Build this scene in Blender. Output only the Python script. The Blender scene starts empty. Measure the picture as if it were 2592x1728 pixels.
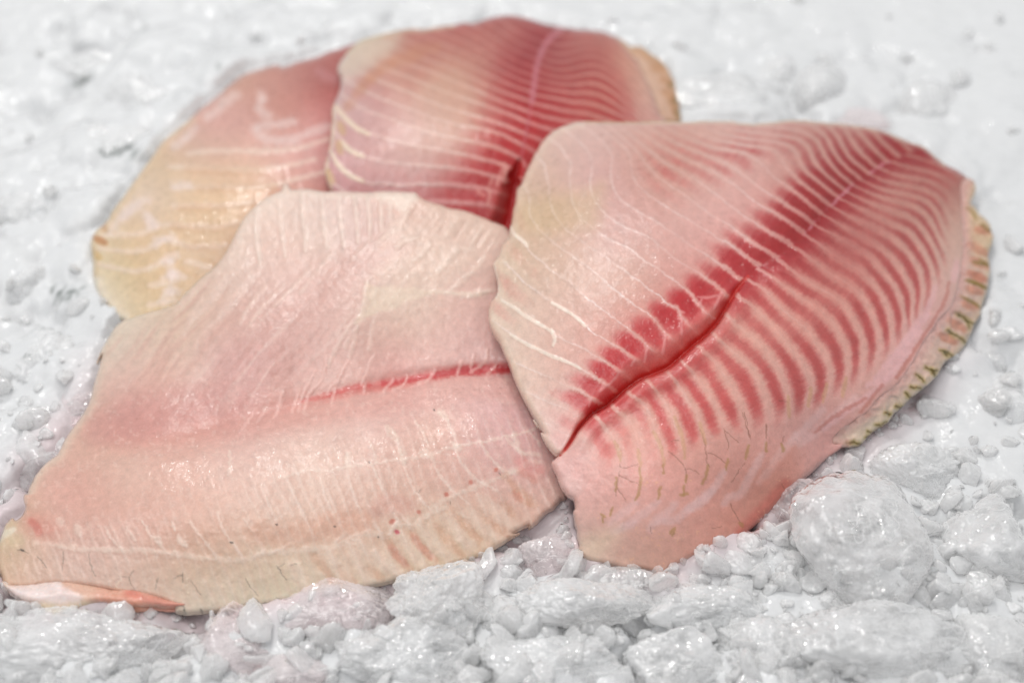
import bpy, math, random
import numpy as np
from mathutils import Vector, Matrix

random.seed(7); rng = np.random.default_rng(7)
scene = bpy.context.scene
COL = scene.collection

# ------------------------------------------------------------------ camera
W0, H0 = 2592.0, 1728.0
PITCH, DIST, LENS = math.radians(50), 0.62, 62.0
CAM = np.array([0, -DIST*math.cos(PITCH), DIST*math.sin(PITCH)])
FWD = np.array([0, math.cos(PITCH), -math.sin(PITCH)])
UP = np.array([0, math.sin(PITCH), math.cos(PITCH)])
def unproj(px, py, z):
    """where the sight line through photo point (px, py) meets the height z (metres)"""
    px, py, z = np.broadcast_arrays(np.asarray(px, float), np.asarray(py, float), np.asarray(z, float))
    a = (px-W0/2)/W0*36/LENS; b = -(py-H0/2)/W0*36/LENS
    d = FWD+UP*b[..., None]; d[..., 0] = a
    t = (z-CAM[2])/d[..., 2]
    return CAM+d*t[..., None]
def project(p):
    v = p-CAM
    w = v@FWD
    return (v[..., 0]/w)*LENS/36*W0+W0/2, H0/2-((v@UP)/w)*LENS/36*W0
def pxsize(px, py, z=0.0):
    p = unproj(px, py, z)
    return float((p-CAM)@FWD)*36/LENS/W0

cd = bpy.data.cameras.new("camera"); cam = bpy.data.objects.new("camera", cd); COL.objects.link(cam)
cam.location = CAM; cam.rotation_euler = (math.pi/2-PITCH, 0, 0)
cd.lens = LENS; cd.sensor_width = 36; cd.clip_start = 0.02; cd.clip_end = 20
cd.dof.use_dof = True; cd.dof.aperture_fstop = 4.6
cd.dof.focus_distance = float((unproj(1350, 1220, .012)-CAM)@FWD)
scene.camera = cam

# ------------------------------------------------------------------ small maths
def lin(c):
    c = np.asarray(c, float)/255
    return np.where(c <= .04045, c/12.92, ((c+.055)/1.055)**2.4)
GAIN = 0.88                                             # light level the surfaces are seen at
def alb(c):
    a = np.maximum((lin(c)-.018)/GAIN, .004)
    a = a+(a.mean(-1, keepdims=True)-a)*.10
    return a*np.minimum(1, .92/a.max(-1, keepdims=True))
def sstep(a, b, x):
    t = np.clip((x-a)/(b-a), 0, 1); return t*t*(3-2*t)
def hash3(ix, iy, iz, seed):
    h = (ix.astype(np.int64)*374761393+iy.astype(np.int64)*668265263+iz.astype(np.int64)*2147483647+seed*1274126177) & 0xffffffff
    h = ((h ^ (h >> 13))*1274126177) & 0xffffffff
    h = ((h ^ (h >> 16))*2246822519) & 0xffffffff
    return ((h ^ (h >> 15)) & 0xffffff)/float(0xffffff)
def vnoise(p, seed=0):
    f = np.floor(p); t = p-f; t = t*t*(3-2*t); i = f.astype(np.int64)
    r = 0
    for a in (0, 1):
        for b in (0, 1):
            for c in (0, 1):
                w = (t[:, 0] if a else 1-t[:, 0])*(t[:, 1] if b else 1-t[:, 1])*(t[:, 2] if c else 1-t[:, 2])
                r = r+w*hash3(i[:, 0]+a, i[:, 1]+b, i[:, 2]+c, seed)
    return r*2-1
def fbm(p, seed=0, octaves=4, gain=.5):
    s = 0; a = 1; n = 0
    for k in range(octaves):
        s = s+a*vnoise(p*(2**k)+k*17.3, seed+k*101); n += a; a *= gain
    return s/n
def n2(x, y, scale, seed=0, octaves=3):
    return fbm(np.stack([x/scale, y/scale, np.zeros_like(x)+seed*.37], -1), seed, octaves)

# tiles of the photograph the shapes were read from: origin and pixel size
TILE = {'V': (0, 0, 2592/2352), 'P': (0, 0, 1.0)}
for k, (x, y) in dict(t1=(1200, 250), t2=(1872, 250), t3=(1200, 650), t4=(1872, 650), t5=(1300, 1030), t6=(780, 0), t7=(1200, 0),
                      c1=(0, 1120), c2=(650, 1020), c3=(180, 450), c4=(650, 450), c5=(200, 80)).items():
    TILE[k] = (x, y, 720/2352)
TILE['Q3'] = (0, 864, 1296/2352)
def pts(s):
    """'t1 10,20 30,40 V 5,6' -> photo points"""
    out = []; o = TILE['P']
    for w in s.split():
        if ',' in w:
            a, b = w.split(','); out.append((o[0]+float(a)*o[2], o[1]+float(b)*o[2]))
        else: o = TILE[w]
    return np.array(out)
def smooth_line(p, n=6, closed=False):
    p = np.asarray(p, float); m = len(p); out = []
    rngk = range(m if closed else m-1)
    for k in rngk:
        if closed: a, b, c, d = p[k-1], p[k], p[(k+1) % m], p[(k+2) % m]
        else: a, b, c, d = p[max(k-1, 0)], p[k], p[k+1], p[min(k+2, m-1)]
        for i in range(n):
            t = i/n
            out.append(.5*((2*b)+(c-a)*t+(2*a-5*b+4*c-d)*t*t+(3*b-a-3*c+d)*t**3))
    if not closed: out.append(p[-1])
    return np.array(out)
def seg_dist(x, y, line, closed=False, full=False):
    """distance to a polyline; with full also the signed side and the running parameter 0..1"""
    L = np.asarray(line)
    A = L; B = np.roll(L, -1, 0) if closed else L[1:]
    if not closed: A = L[:-1]
    best = np.full(x.shape, 1e18); side = np.zeros(x.shape); par = np.zeros(x.shape); nx = np.zeros(x.shape); ny = np.zeros(x.shape)
    ln = np.hypot(*(B-A).T); cum = np.concatenate([[0], np.cumsum(ln)]); tot = cum[-1]
    for k in range(len(A)):
        ax, ay = A[k]; dx, dy = B[k]-A[k]; l2 = dx*dx+dy*dy+1e-12
        t = np.clip(((x-ax)*dx+(y-ay)*dy)/l2, 0, 1)
        qx = ax+t*dx; qy = ay+t*dy
        d = (x-qx)**2+(y-qy)**2
        m = d < best
        best = np.where(m, d, best)
        if full:
            side = np.where(m, np.sign(dx*(y-ay)-dy*(x-ax)), side); par = np.where(m, (cum[k]+t*ln[k])/tot, par)
            nx = np.where(m, qx, nx); ny = np.where(m, qy, ny)
    d = np.sqrt(best)
    return (d, side, par, nx, ny) if full else d
def inside(x, y, poly):
    r = np.zeros(x.shape, bool); n = len(poly); j = n-1
    for i in range(n):
        xi, yi = poly[i]; xj, yj = poly[j]
        if yi != yj:
            r ^= ((yi > y) != (yj > y)) & (x < (xj-xi)*(y-yi)/(yj-yi)+xi)
        j = i
    return r
class Field:
    """thin-plate surface through scattered values, kept on a coarse lattice"""
    def __init__(self, P, V, box, step=12, lam=0.0):
        P = np.asarray(P, float); V = np.asarray(V, float); V = V.reshape(len(P), -1)
        s = 1/400.0; Q = P*s; n = len(Q)
        r2 = ((Q[:, None]-Q[None])**2).sum(-1); K = .5*r2*np.log(r2+1e-12)+lam*np.eye(n)
        X = np.concatenate([np.ones((n, 1)), Q], 1)
        M = np.block([[K, X], [X.T, np.zeros((3, 3))]])
        w = np.linalg.lstsq(M, np.concatenate([V, np.zeros((3, V.shape[1]))]), rcond=None)[0]
        self.x0, self.y0, self.st = box[0]-step*2, box[1]-step*2, step
        gx = np.arange(self.x0, box[2]+step*3, step); gy = np.arange(self.y0, box[3]+step*3, step)
        GX, GY = np.meshgrid(gx, gy); g = np.stack([GX.ravel(), GY.ravel()], -1)*s
        out = np.concatenate([np.ones((len(g), 1)), g], 1)@w[n:]
        for a in range(0, len(g), 20000):
            r2 = ((g[a:a+20000, None]-Q[None])**2).sum(-1)
            out[a:a+20000] += (.5*r2*np.log(r2+1e-12))@w[:n]
        self.G = out.reshape(len(gy), len(gx), -1)
    def __call__(self, x, y):
        u = np.clip((x-self.x0)/self.st, 0, self.G.shape[1]-1.001); v = np.clip((y-self.y0)/self.st, 0, self.G.shape[0]-1.001)
        i = u.astype(int); j = v.astype(int); u = (u-i)[:, None]; v = (v-j)[:, None]; G = self.G
        r = (G[j, i]*(1-u)+G[j, i+1]*u)*(1-v)+(G[j+1, i]*(1-u)+G[j+1, i+1]*u)*v
        return r[:, 0] if r.shape[1] == 1 else r
    def grad(self, x, y):
        e = self.st*.5
        return np.hypot((self(x+e, y)-self(x-e, y))/(2*e), (self(x, y+e)-self(x, y-e))/(2*e))
def field(spec, box, step=12, lam=0.0):
    """spec: lines 'tile x,y x,y ... = value(s)'"""
    P = []; V = []
    for l in spec.strip().splitlines():
        if '=' not in l: continue
        a, b = l.split('='); v = [float(q) for q in b.split()]
        for p in pts(a): P.append(p); V.append(v)
    return Field(P, V, box, step, lam)
def colfield(spec, box):
    P = []; V = []
    for l in spec.strip().splitlines():
        a, b = l.split('=')
        for p in pts(a): P.append(p); V.append([float(q) for q in b.split()])
    return Field(P, V, box, 16, 0.02)

# ------------------------------------------------------------------ painting on vertices
class Paint:
    def __init__(self, x, y, base):
        self.x, self.y, self.c = x, y, np.array(base, float); self.gloss = np.zeros(len(x)); self.up = np.zeros(len(x))
    def mix(self, m, rgb):
        rgb = np.asarray(rgb, float); self.c += (rgb-self.c)*np.clip(m, 0, 1)[:, None]
    def mask(self, s, width, soft, taper=True, wob=0.0, seed=1):
        L = pts(s) if isinstance(s, str) else np.asarray(s)
        if len(L) > 2: L = smooth_line(L, 4)
        R = width+soft+abs(wob)+4
        b = (self.x > L[:, 0].min()-R) & (self.x < L[:, 0].max()+R) & (self.y > L[:, 1].min()-R) & (self.y < L[:, 1].max()+R)
        m = np.zeros(len(self.x))
        if not b.any(): return m
        x = self.x[b]; y = self.y[b]
        if wob:
            x = x+n2(x, y, 9, seed, 2)*wob; y = y+n2(x, y, 9, seed+5, 2)*wob
        d, sd, t, _, _ = seg_dist(x, y, L, full=True)
        w = width*(1 if not taper else (.35+.65*np.sin(np.pi*np.clip(t, .04, .96))**.6))
        m[b] = 1-sstep(w, w+soft, d)
        return m
    def stroke(self, s, rgb, width=2, soft=3, a=1.0, wob=1.5, seed=1, taper=True, up=0.0):
        m = self.mask(s, width, soft, taper, wob, seed)*a
        self.mix(m, rgb); self.up += m*up
        return m
    def strokes(self, lines, rgb, **k):
        for i, l in enumerate(lines.strip().splitlines()):
            if ',' in l: self.stroke(l, rgb, seed=3+i, **k)
    def area(self, s, rgb, soft=20, a=1.0, wob=8, seed=1, grow=0):
        P = smooth_line(pts(s), 4, True)
        x = self.x+n2(self.x, self.y, 30, seed, 3)*wob; y = self.y+n2(self.x, self.y, 30, seed+9, 3)*wob
        d = seg_dist(x, y, P, True); d = np.where(inside(x, y, P), d, -d)+grow
        m = sstep(-soft*.5, soft*.5, d)*a
        self.mix(m, rgb)
        return m

# ------------------------------------------------------------------ object making
def mesh_object(name, co, quads, mat, parent=None, colors=None, extra=None, tris=None, smooth=True):
    me = bpy.data.meshes.new(name)
    nq = len(quads) if quads is not None else 0; nt = len(tris) if tris is not None else 0
    me.vertices.add(len(co)); me.vertices.foreach_set('co', np.asarray(co, np.float32).ravel())
    loops = np.concatenate([np.asarray(quads).ravel() if nq else np.zeros(0), np.asarray(tris).ravel() if nt else np.zeros(0)]).astype(np.int32)
    me.loops.add(len(loops)); me.loops.foreach_set('vertex_index', loops)
    me.polygons.add(nq+nt)
    st = np.concatenate([np.arange(nq)*4, nq*4+np.arange(nt)*3]).astype(np.int32)
    me.polygons.foreach_set('loop_start', st)
    me.polygons.foreach_set('use_smooth', np.full(nq+nt, smooth))
    me.update(calc_edges=True); me.validate()
    if colors is not None:
        at = me.color_attributes.new('tint', 'FLOAT_COLOR', 'POINT')
        at.data.foreach_set('color', np.concatenate([colors, np.ones((len(co), 1))], 1).astype(np.float32).ravel())
    for k, v in (extra or {}).items():
        at = me.attributes.new(k, 'FLOAT', 'POINT'); at.data.foreach_set('value', np.asarray(v, np.float32))
    me.materials.append(mat)
    o = bpy.data.objects.new(name, me); COL.objects.link(o)
    if parent is not None: o.parent = parent
    return o
def thing(name, label, cat, group=None):
    o = bpy.data.objects.new(name, None); COL.objects.link(o); o.empty_display_size = .02
    o['label'] = label; o['category'] = cat
    if group: o['group'] = group
    return o
def tag(o, label, cat, group=None):
    o['label'] = label; o['category'] = cat
    if group: o['group'] = group

def lattice(poly, step):
    """quads filling an outline; border vertices pulled onto it. -> x, y, quads, border loop pairs"""
    x0, y0 = poly.min(0)-step; x1, y1 = poly.max(0)+step
    gx = np.arange(x0, x1+step, step); gy = np.arange(y0, y1+step, step)
    GX, GY = np.meshgrid(gx, gy); ny, nx = GX.shape
    cx = (GX[:-1, :-1]+GX[1:, 1:])/2; cy = (GY[:-1, :-1]+GY[1:, 1:])/2
    cell = inside(cx.ravel(), cy.ravel(), poly).reshape(cx.shape)
    for _ in range(3):                                   # drop slivers that hang on by a corner
        p = np.pad(cell, 1).astype(int)
        nb = p[:-2, 1:-1]+p[2:, 1:-1]+p[1:-1, :-2]+p[1:-1, 2:]
        cell &= nb >= 2
    J, I = np.nonzero(cell)
    q = np.stack([J*nx+I, (J+1)*nx+I, (J+1)*nx+I+1, J*nx+I+1], -1)   # y runs down in the photo: this order faces up
    used = np.unique(q); remap = np.full(nx*ny, -1); remap[used] = np.arange(len(used)); q = remap[q]
    x = GX.ravel()[used].copy(); y = GY.ravel()[used].copy()
    e = np.concatenate([q[:, [0, 1]], q[:, [1, 2]], q[:, [2, 3]], q[:, [3, 0]]])
    key = np.sort(e, 1); k1 = key[:, 0]*len(x)+key[:, 1]
    _, inv, cnt = np.unique(k1, return_inverse=True, return_counts=True)
    border = e[cnt[inv] == 1]
    bv = np.unique(border)
    d, sd, t, qx, qy = seg_dist(x[bv], y[bv], poly, True, True)
    x[bv] = qx; y[bv] = qy
    return x, y, q, border, bv

def piece(name, outline, height, paint, mat, parent, step=2.6, edge=(3.5, 26), ragged=1.5, thick=(1.2, 7.0), rough=.25, smooth_n=5):
    """a slab of flesh: outline and height (mm) as read from the photo, placed in space and given a thickness"""
    poly = smooth_line(outline, smooth_n, True)
    if ragged:
        L = np.arange(len(poly)); nx = n2(poly[:, 0], poly[:, 1], 14, 31, 3); ny = n2(poly[:, 0], poly[:, 1], 14, 47, 3)
        poly = poly+np.stack([nx, ny], -1)*ragged
    x, y, q, border, bv = lattice(poly, step)
    d = seg_dist(x, y, poly, True)
    h = height(x, y)
    p = paint(x, y, d)
    drop, wd = edge
    if callable(drop): drop = drop(x, y)
    k = 1-np.clip(d/wd, 0, 1)
    h = h-drop*(1-np.sqrt(np.clip(1-k*k, 0, 1)))
    h = h+p.up+rough*n2(x, y, 60, 5, 3)+rough*.35*n2(x, y, 12, 6, 2)
    top = unproj(x, y, h/1000)
    t = (thick[0]+(thick[1]-thick[0])*sstep(0, 110, d))/1000
    bot = top.copy(); bot[:, 2] -= t
    n = len(x)
    co = np.concatenate([top, bot])
    rim = np.stack([border[:, 1], border[:, 0], border[:, 0]+n, border[:, 1]+n], -1)
    quads = np.concatenate([q, q[:, ::-1]+n, rim])
    c = np.clip(p.c, 0, 255); col = np.concatenate([alb(c), alb(c)])
    g = np.concatenate([p.gloss, p.gloss])
    return mesh_object(name, co, quads, mat, parent, col, {'wet': g})

# ------------------------------------------------------------------ materials
def new_mat(name):
    m = bpy.data.materials.new(name); m.use_nodes = True
    nt = m.node_tree; nt.nodes.clear()
    out = nt.nodes.new('ShaderNodeOutputMaterial'); b = nt.nodes.new('ShaderNodeBsdfPrincipled')
    nt.links.new(b.outputs[0], out.inputs[0])
    return m, nt, b
def N(nt, t, **k):
    n = nt.nodes.new(t)
    for a, v in k.items():
        if isinstance(v, bpy.types.NodeSocket): nt.links.new(v, n.inputs[a])
        elif a in n.inputs: n.inputs[a].default_value = v
        else: setattr(n, a, v)
    return n
def math_node(nt, op, a, b=None):
    n = nt.nodes.new('ShaderNodeMath'); n.operation = op
    for i, v in enumerate((a, b)):
        if v is None: continue
        if isinstance(v, bpy.types.NodeSocket): nt.links.new(v, n.inputs[i])
        else: n.inputs[i].default_value = v
    return n.outputs[0]
def noise(nt, vec, scale, detail=3, rough=.55):
    n = nt.nodes.new('ShaderNodeTexNoise'); n.inputs['Scale'].default_value = scale
    n.inputs['Detail'].default_value = detail; n.inputs['Roughness'].default_value = rough
    nt.links.new(vec, n.inputs['Vector']); return n
def ramp(nt, fac, a, b, va=0.0, vb=1.0):
    n = nt.nodes.new('ShaderNodeMapRange'); n.inputs[1].default_value = a; n.inputs[2].default_value = b
    n.inputs[3].default_value = va; n.inputs[4].default_value = vb
    nt.links.new(fac, n.inputs[0]); return n.outputs[0]

def flesh_material(name, sss=.35, bump=.22, grain=430):
    m, nt, b = new_mat(name)
    at = N(nt, 'ShaderNodeAttribute', attribute_name='tint')
    wet = N(nt, 'ShaderNodeAttribute', attribute_name='wet')
    tc = nt.nodes.new('ShaderNodeTexCoord'); v = tc.outputs['Object']
    # fine mottling of the muscle
    f1 = noise(nt, v, 420, 4); f2 = noise(nt, v, 1700, 3)
    k = math_node(nt, 'ADD', ramp(nt, f1.outputs[0], .3, .7, .93, 1.05), ramp(nt, f2.outputs[0], .3, .7, -.05, .05))
    mul = N(nt, 'ShaderNodeVectorMath', operation='MULTIPLY'); nt.links.new(at.outputs['Color'], mul.inputs[0])
    cmb = nt.nodes.new('ShaderNodeCombineXYZ')
    for i in range(3): nt.links.new(k, cmb.inputs[i])
    nt.links.new(cmb.outputs[0], mul.inputs[1])
    nt.links.new(mul.outputs[0], b.inputs['Base Color'])
    b.inputs['Subsurface Weight'].default_value = sss
    b.inputs['Subsurface Radius'].default_value = (1.0, .65, .55)
    b.inputs['Subsurface Scale'].default_value = .0019
    b.inputs['IOR'].default_value = 1.36
    r = ramp(nt, f1.outputs[0], .3, .7, .30, .48)
    nt.links.new(math_node(nt, 'SUBTRACT', r, math_node(nt, 'MULTIPLY', wet.outputs['Fac'], .2)), b.inputs['Roughness'])
    b.inputs['Coat Weight'].default_value = .8; b.inputs['Coat Roughness'].default_value = .10; b.inputs['Coat IOR'].default_value = 1.33
    # moist grainy skin: tiny beads that catch the lamps
    g1 = noise(nt, v, grain, 2, .6); g2 = noise(nt, v, grain*2.6, 2, .6); g3 = noise(nt, v, 160, 3)
    h = math_node(nt, 'ADD', math_node(nt, 'MULTIPLY', g1.outputs[0], .55), math_node(nt, 'MULTIPLY', g2.outputs[0], .3))
    h = math_node(nt, 'ADD', h, math_node(nt, 'MULTIPLY', g3.outputs[0], .9))
    bp = nt.nodes.new('ShaderNodeBump'); bp.inputs['Strength'].default_value = bump*.5; bp.inputs['Distance'].default_value = .001
    nt.links.new(h, bp.inputs['Height']); nt.links.new(bp.outputs[0], b.inputs['Normal'])
    bc = nt.nodes.new('ShaderNodeBump'); bc.inputs['Strength'].default_value = min(1, bump*2.6); bc.inputs['Distance'].default_value = .001
    nt.links.new(h, bc.inputs['Height']); nt.links.new(bc.outputs[0], b.inputs['Coat Normal'])
    return m
def ice_material(name, base=(.96, .965, .96), through=.5, clear=0.0, rough=(.05, .3), bump=.4, gloss=2.6, glass=0.0):
    """milky ice: light scatters back from it and through it; clear patches let you see in; wet shine on top"""
    m = bpy.data.materials.new(name); m.use_nodes = True; nt = m.node_tree; nt.nodes.clear()
    out = nt.nodes.new('ShaderNodeOutputMaterial')
    at = N(nt, 'ShaderNodeAttribute', attribute_name='tint')
    tc = nt.nodes.new('ShaderNodeTexCoord'); v = tc.outputs['Object']
    n1 = noise(nt, v, 62, 6, .6); n2_ = noise(nt, v, 330, 4, .6); n3 = noise(nt, v, 1100, 3, .6); n4 = noise(nt, v, 150, 6, .75); n5 = noise(nt, v, 2300, 2, .5)
    col = N(nt, 'ShaderNodeMix', data_type='RGBA')
    nt.links.new(ramp(nt, n4.outputs[0], .38, .62), col.inputs[0])
    col.inputs[6].default_value = (base[0]*.985, base[1]*.983, base[2]*.98, 1); col.inputs[7].default_value = (*base, 1)
    mu = N(nt, 'ShaderNodeMix', data_type='RGBA', blend_type='MULTIPLY'); mu.inputs[0].default_value = 1
    nt.links.new(col.outputs[2], mu.inputs[6]); nt.links.new(at.outputs['Color'], mu.inputs[7])
    c = mu.outputs[2]
    h = math_node(nt, 'ADD', math_node(nt, 'MULTIPLY', n2_.outputs[0], 1.5), math_node(nt, 'MULTIPLY', n3.outputs[0], .8))
    h = math_node(nt, 'ADD', h, math_node(nt, 'MULTIPLY', n5.outputs[0], .45))
    def bumped(s):
        bp = nt.nodes.new('ShaderNodeBump'); bp.inputs['Strength'].default_value = s; bp.inputs['Distance'].default_value = .002
        nt.links.new(h, bp.inputs['Height']); return bp.outputs[0]
    b1 = bumped(bump*.2)
    nw = noise(nt, v, 170, 3, .5); bw = nt.nodes.new('ShaderNodeBump'); bw.inputs['Strength'].default_value = min(1, bump*1.2); bw.inputs['Distance'].default_value = .0035
    nt.links.new(nw.outputs[0], bw.inputs['Height']); b2 = bw.outputs[0]
    d = N(nt, 'ShaderNodeBsdfDiffuse', Color=c, Normal=b1); t = N(nt, 'ShaderNodeBsdfTranslucent', Color=c, Normal=b1)
    def mix(f, a, b_):
        x = nt.nodes.new('ShaderNodeMixShader')
        if isinstance(f, bpy.types.NodeSocket): nt.links.new(f, x.inputs[0])
        else: x.inputs[0].default_value = f
        nt.links.new(a, x.inputs[1]); nt.links.new(b_, x.inputs[2]); return x.outputs[0]
    s = mix(through, d.outputs[0], t.outputs[0])
    if clear > 0:
        # clear where one looks straight in, frosted towards the rims and in cloudy patches
        tr = N(nt, 'ShaderNodeBsdfTransparent', Color=c).outputs[0]
        if glass: tr = mix(glass, tr, N(nt, 'ShaderNodeBsdfGlass', Color=c, IOR=1.29, Roughness=.04, Normal=b1).outputs[0])
        lw = N(nt, 'ShaderNodeLayerWeight', Blend=.4, Normal=bumped(bump*.35))
        n6 = noise(nt, v, 34, 3, .5)
        cr_ = math_node(nt, 'ABSOLUTE', math_node(nt, 'SUBTRACT', n6.outputs[0], .5))          # thin white cracks
        f_ = math_node(nt, 'MULTIPLY', ramp(nt, n1.outputs[0], .40, .56, clear*.35, clear), ramp(nt, lw.outputs['Facing'], .08, .62, 1.0, 0.0))
        f_ = math_node(nt, 'MULTIPLY', f_, ramp(nt, cr_, .001, .009, .45, 1.0))
        s = mix(f_, s, tr)
    g = N(nt, 'ShaderNodeBsdfGlossy', Normal=b2)
    g.inputs['Color'].default_value = (1, 1, 1, 1)
    nt.links.new(ramp(nt, n2_.outputs[0], .35, .65, *rough), g.inputs['Roughness'])
    fr = N(nt, 'ShaderNodeFresnel', IOR=1.31, Normal=b2)
    ge = nt.nodes.new('ShaderNodeNewGeometry')
    s = mix(math_node(nt, 'MULTIPLY', math_node(nt, 'MULTIPLY', fr.outputs[0], gloss), math_node(nt, 'SUBTRACT', 1.0, ge.outputs['Backfacing'])), s, g.outputs[0])
    nt.links.new(s, out.inputs[0])
    return m
M_flesh = flesh_material('raw_fish_flesh')
M_back = flesh_material('raw_fish_flesh_smooth', bump=.14)
M_fin = flesh_material('translucent_fin_edge', sss=.5, bump=.3)
M_skin = flesh_material('wet_belly_membrane', sss=.5, bump=.12)
M_ice = ice_material('cracked_ice', base=(.997, .998, .999), through=.35, clear=.78, rough=(.01, .14), bump=.4, glass=.12)
M_clear = ice_material('clear_wet_ice', base=(.998, .998, .998), through=.4, clear=.95, rough=(.01, .14), bump=.35, glass=.25)
M_crumb = ice_material('crushed_ice_crumbs', base=(.999, .999, .999), through=.48, clear=.6, rough=(.02, .18), bump=.4, glass=.15)
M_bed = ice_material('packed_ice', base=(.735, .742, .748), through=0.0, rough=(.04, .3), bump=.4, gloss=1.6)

# ------------------------------------------------------------------ the four fillets
def bbox(o, m=30):
    return (o[:, 0].min()-m, o[:, 1].min()-m, o[:, 0].max()+m, o[:, 1].max()+m)
def phase_field(lines, box, lam=.002):
    P = []; V = []
    for l in lines.strip().splitlines():
        k, s = l.split(':')
        for p in smooth_line(pts(s), 2): P.append(p); V.append(float(k))
    return Field(P, V, box, 10, lam)
def septa(F, x, y, jag=.05, seed=3):
    f = F(x, y)+n2(x, y, 26, seed, 2)*jag+n2(x, y, 6, seed+4, 2)*jag*.8
    g = np.maximum(F.grad(x, y), 1e-4)
    s = np.abs(f-np.round(f))
    return f, s, s/g

# ================= right-hand fillet: red, split along the bloodline
D_body = pts("""t1 850,190 700,240 600,310 520,420 470,520 420,620 390,700 350,760 340,860 320,940 310,1020 297,1060 290,1140 240,1200 215,1270 190,1320 157,1360
 t3 158,70 170,120 190,200 195,270 180,320 132,380 120,470 130,560 160,640 210,710 250,810 290,900 320,980 360,1080 410,1180 460,1270 530,1380 570,1460
 t5 130,60 200,140 220,200 240,260 290,340 345,398 372,396 340,425 312,455 320,500 350,560 390,660 440,730 490,760 505,830 490,870 500,950 520,1030 525,1090 540,1140 535,1200 560,1240 640,1280 800,1310 930,1345 1080,1350 1155,1375 1175,1400 1270,1405 1302,1375 1312,1330 1450,1260 1600,1200 1800,1120 1900,1060 2000,970 2130,860 2250,740 2330,660
 V 1870,1078 1905,1045 1935,1022 t4 770,1540 790,1470 910,1370 1060,1270 1150,1160 1280,1070 1360,980 1450,840 1510,720 1590,610 1670,490 1750,410 1800,260 1830,90
 t2 1840,1340 1850,1200 1835,950 1840,800 1870,690 1890,655 1800,590 1700,540 1600,460 1530,400 1420,360 1300,310 1200,270 1080,240 900,210 700,195 550,178 430,176 300,190 100,205 t1 2180,192 2100,182 1900,182 1750,190 1600,188 1300,190 1100,190 950,186""")
D_fin = pts("""t2 1800,660 1890,650 1940,690 1950,760 1910,860 1950,900 1980,950 2060,1020 2085,1080 2100,1150 2080,1200 2060,1310
 t4 2062,0 2070,150 2050,260 2010,400 1990,470 1940,570 1890,690 1860,740 1790,805 1690,880 1640,970 1560,1050 1500,1100 1410,1170 1350,1240 1280,1290 1220,1370 1120,1430 1050,1500 1000,1550 880,1572 770,1572 740,1530 720,1490
 840,1340 980,1240 1060,1130 1200,1040 1280,960 1360,830 1420,700 1500,600 1580,480 1660,400 1710,250 1740,90 t2 1750,1390 1770,1200 1740,950 1740,800""")
D_H = """V 1290,290 = 30
V 1200,430 = 30
V 1160,560 = 31
V 1125,690 = 28.5
V 1180,850 = 26
V 1270,1020 = 22
V 1330,420 = 36
V 1300,650 = 36
V 1350,850 = 32.5
V 1400,960 = 27
V 1500,300 = 32
V 1550,450 = 39
V 1500,620 = 39
V 1700,620 = 36
V 1480,800 = 35
V 1700,300 = 27
V 1900,290 = 21
V 2050,310 = 17
V 2220,400 = 10
V 1850,420 = 34
V 2000,400 = 25
V 2100,420 = 19
V 1800,620 = 37
V 1950,550 = 30
V 2100,600 = 22
V 2180,500 = 13
V 2200,700 = 13
V 2150,850 = 12
V 1700,800 = 35
V 1850,800 = 29
V 2000,800 = 22
V 1600,950 = 31
V 1800,950 = 24
V 1950,950 = 15
V 1400,1050 = 25
V 1500,1100 = 25
V 1650,1080 = 22
V 1800,1080 = 15
V 1330,1150 = 17
V 1340,1240 = 9
V 1480,1300 = 5.5
V 1500,1220 = 15
V 1650,1220 = 10
V 1750,1150 = 7.5
V 1900,1020 = 7
V 2270,520 = 7
V 2250,700 = 7
V 2200,800 = 7
V 2100,930 = 7
V 1950,1030 = 7"""
D_slit = smooth_line(pts("t3 2275,150 2180,265 2110,380 2050,480 1995,565 1915,650 1800,745 1690,845 1590,925 1470,975 1370,1015 1290,1070 1200,1145 1120,1215 1040,1262 965,1312 905,1375 850,1445 800,1530 t5 420,360 375,400"), 4)
D_mid = smooth_line(pts("t2 2000,100 1600,370 1400,450 1240,530 1140,570 1070,620 1000,670 930,720 860,780 810,830 750,890 680,950 620,1030 540,1120 440,1220 330,1310 160,1395 t3 2275,150 2180,265 2110,380 2050,480 1995,565 1915,650 1800,745 1690,845 1590,925 1470,975 1370,1015 1290,1070 1200,1145 1120,1215 1040,1262 965,1312 905,1375 850,1445 800,1530 t5 420,360 300,520"), 3)
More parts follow.
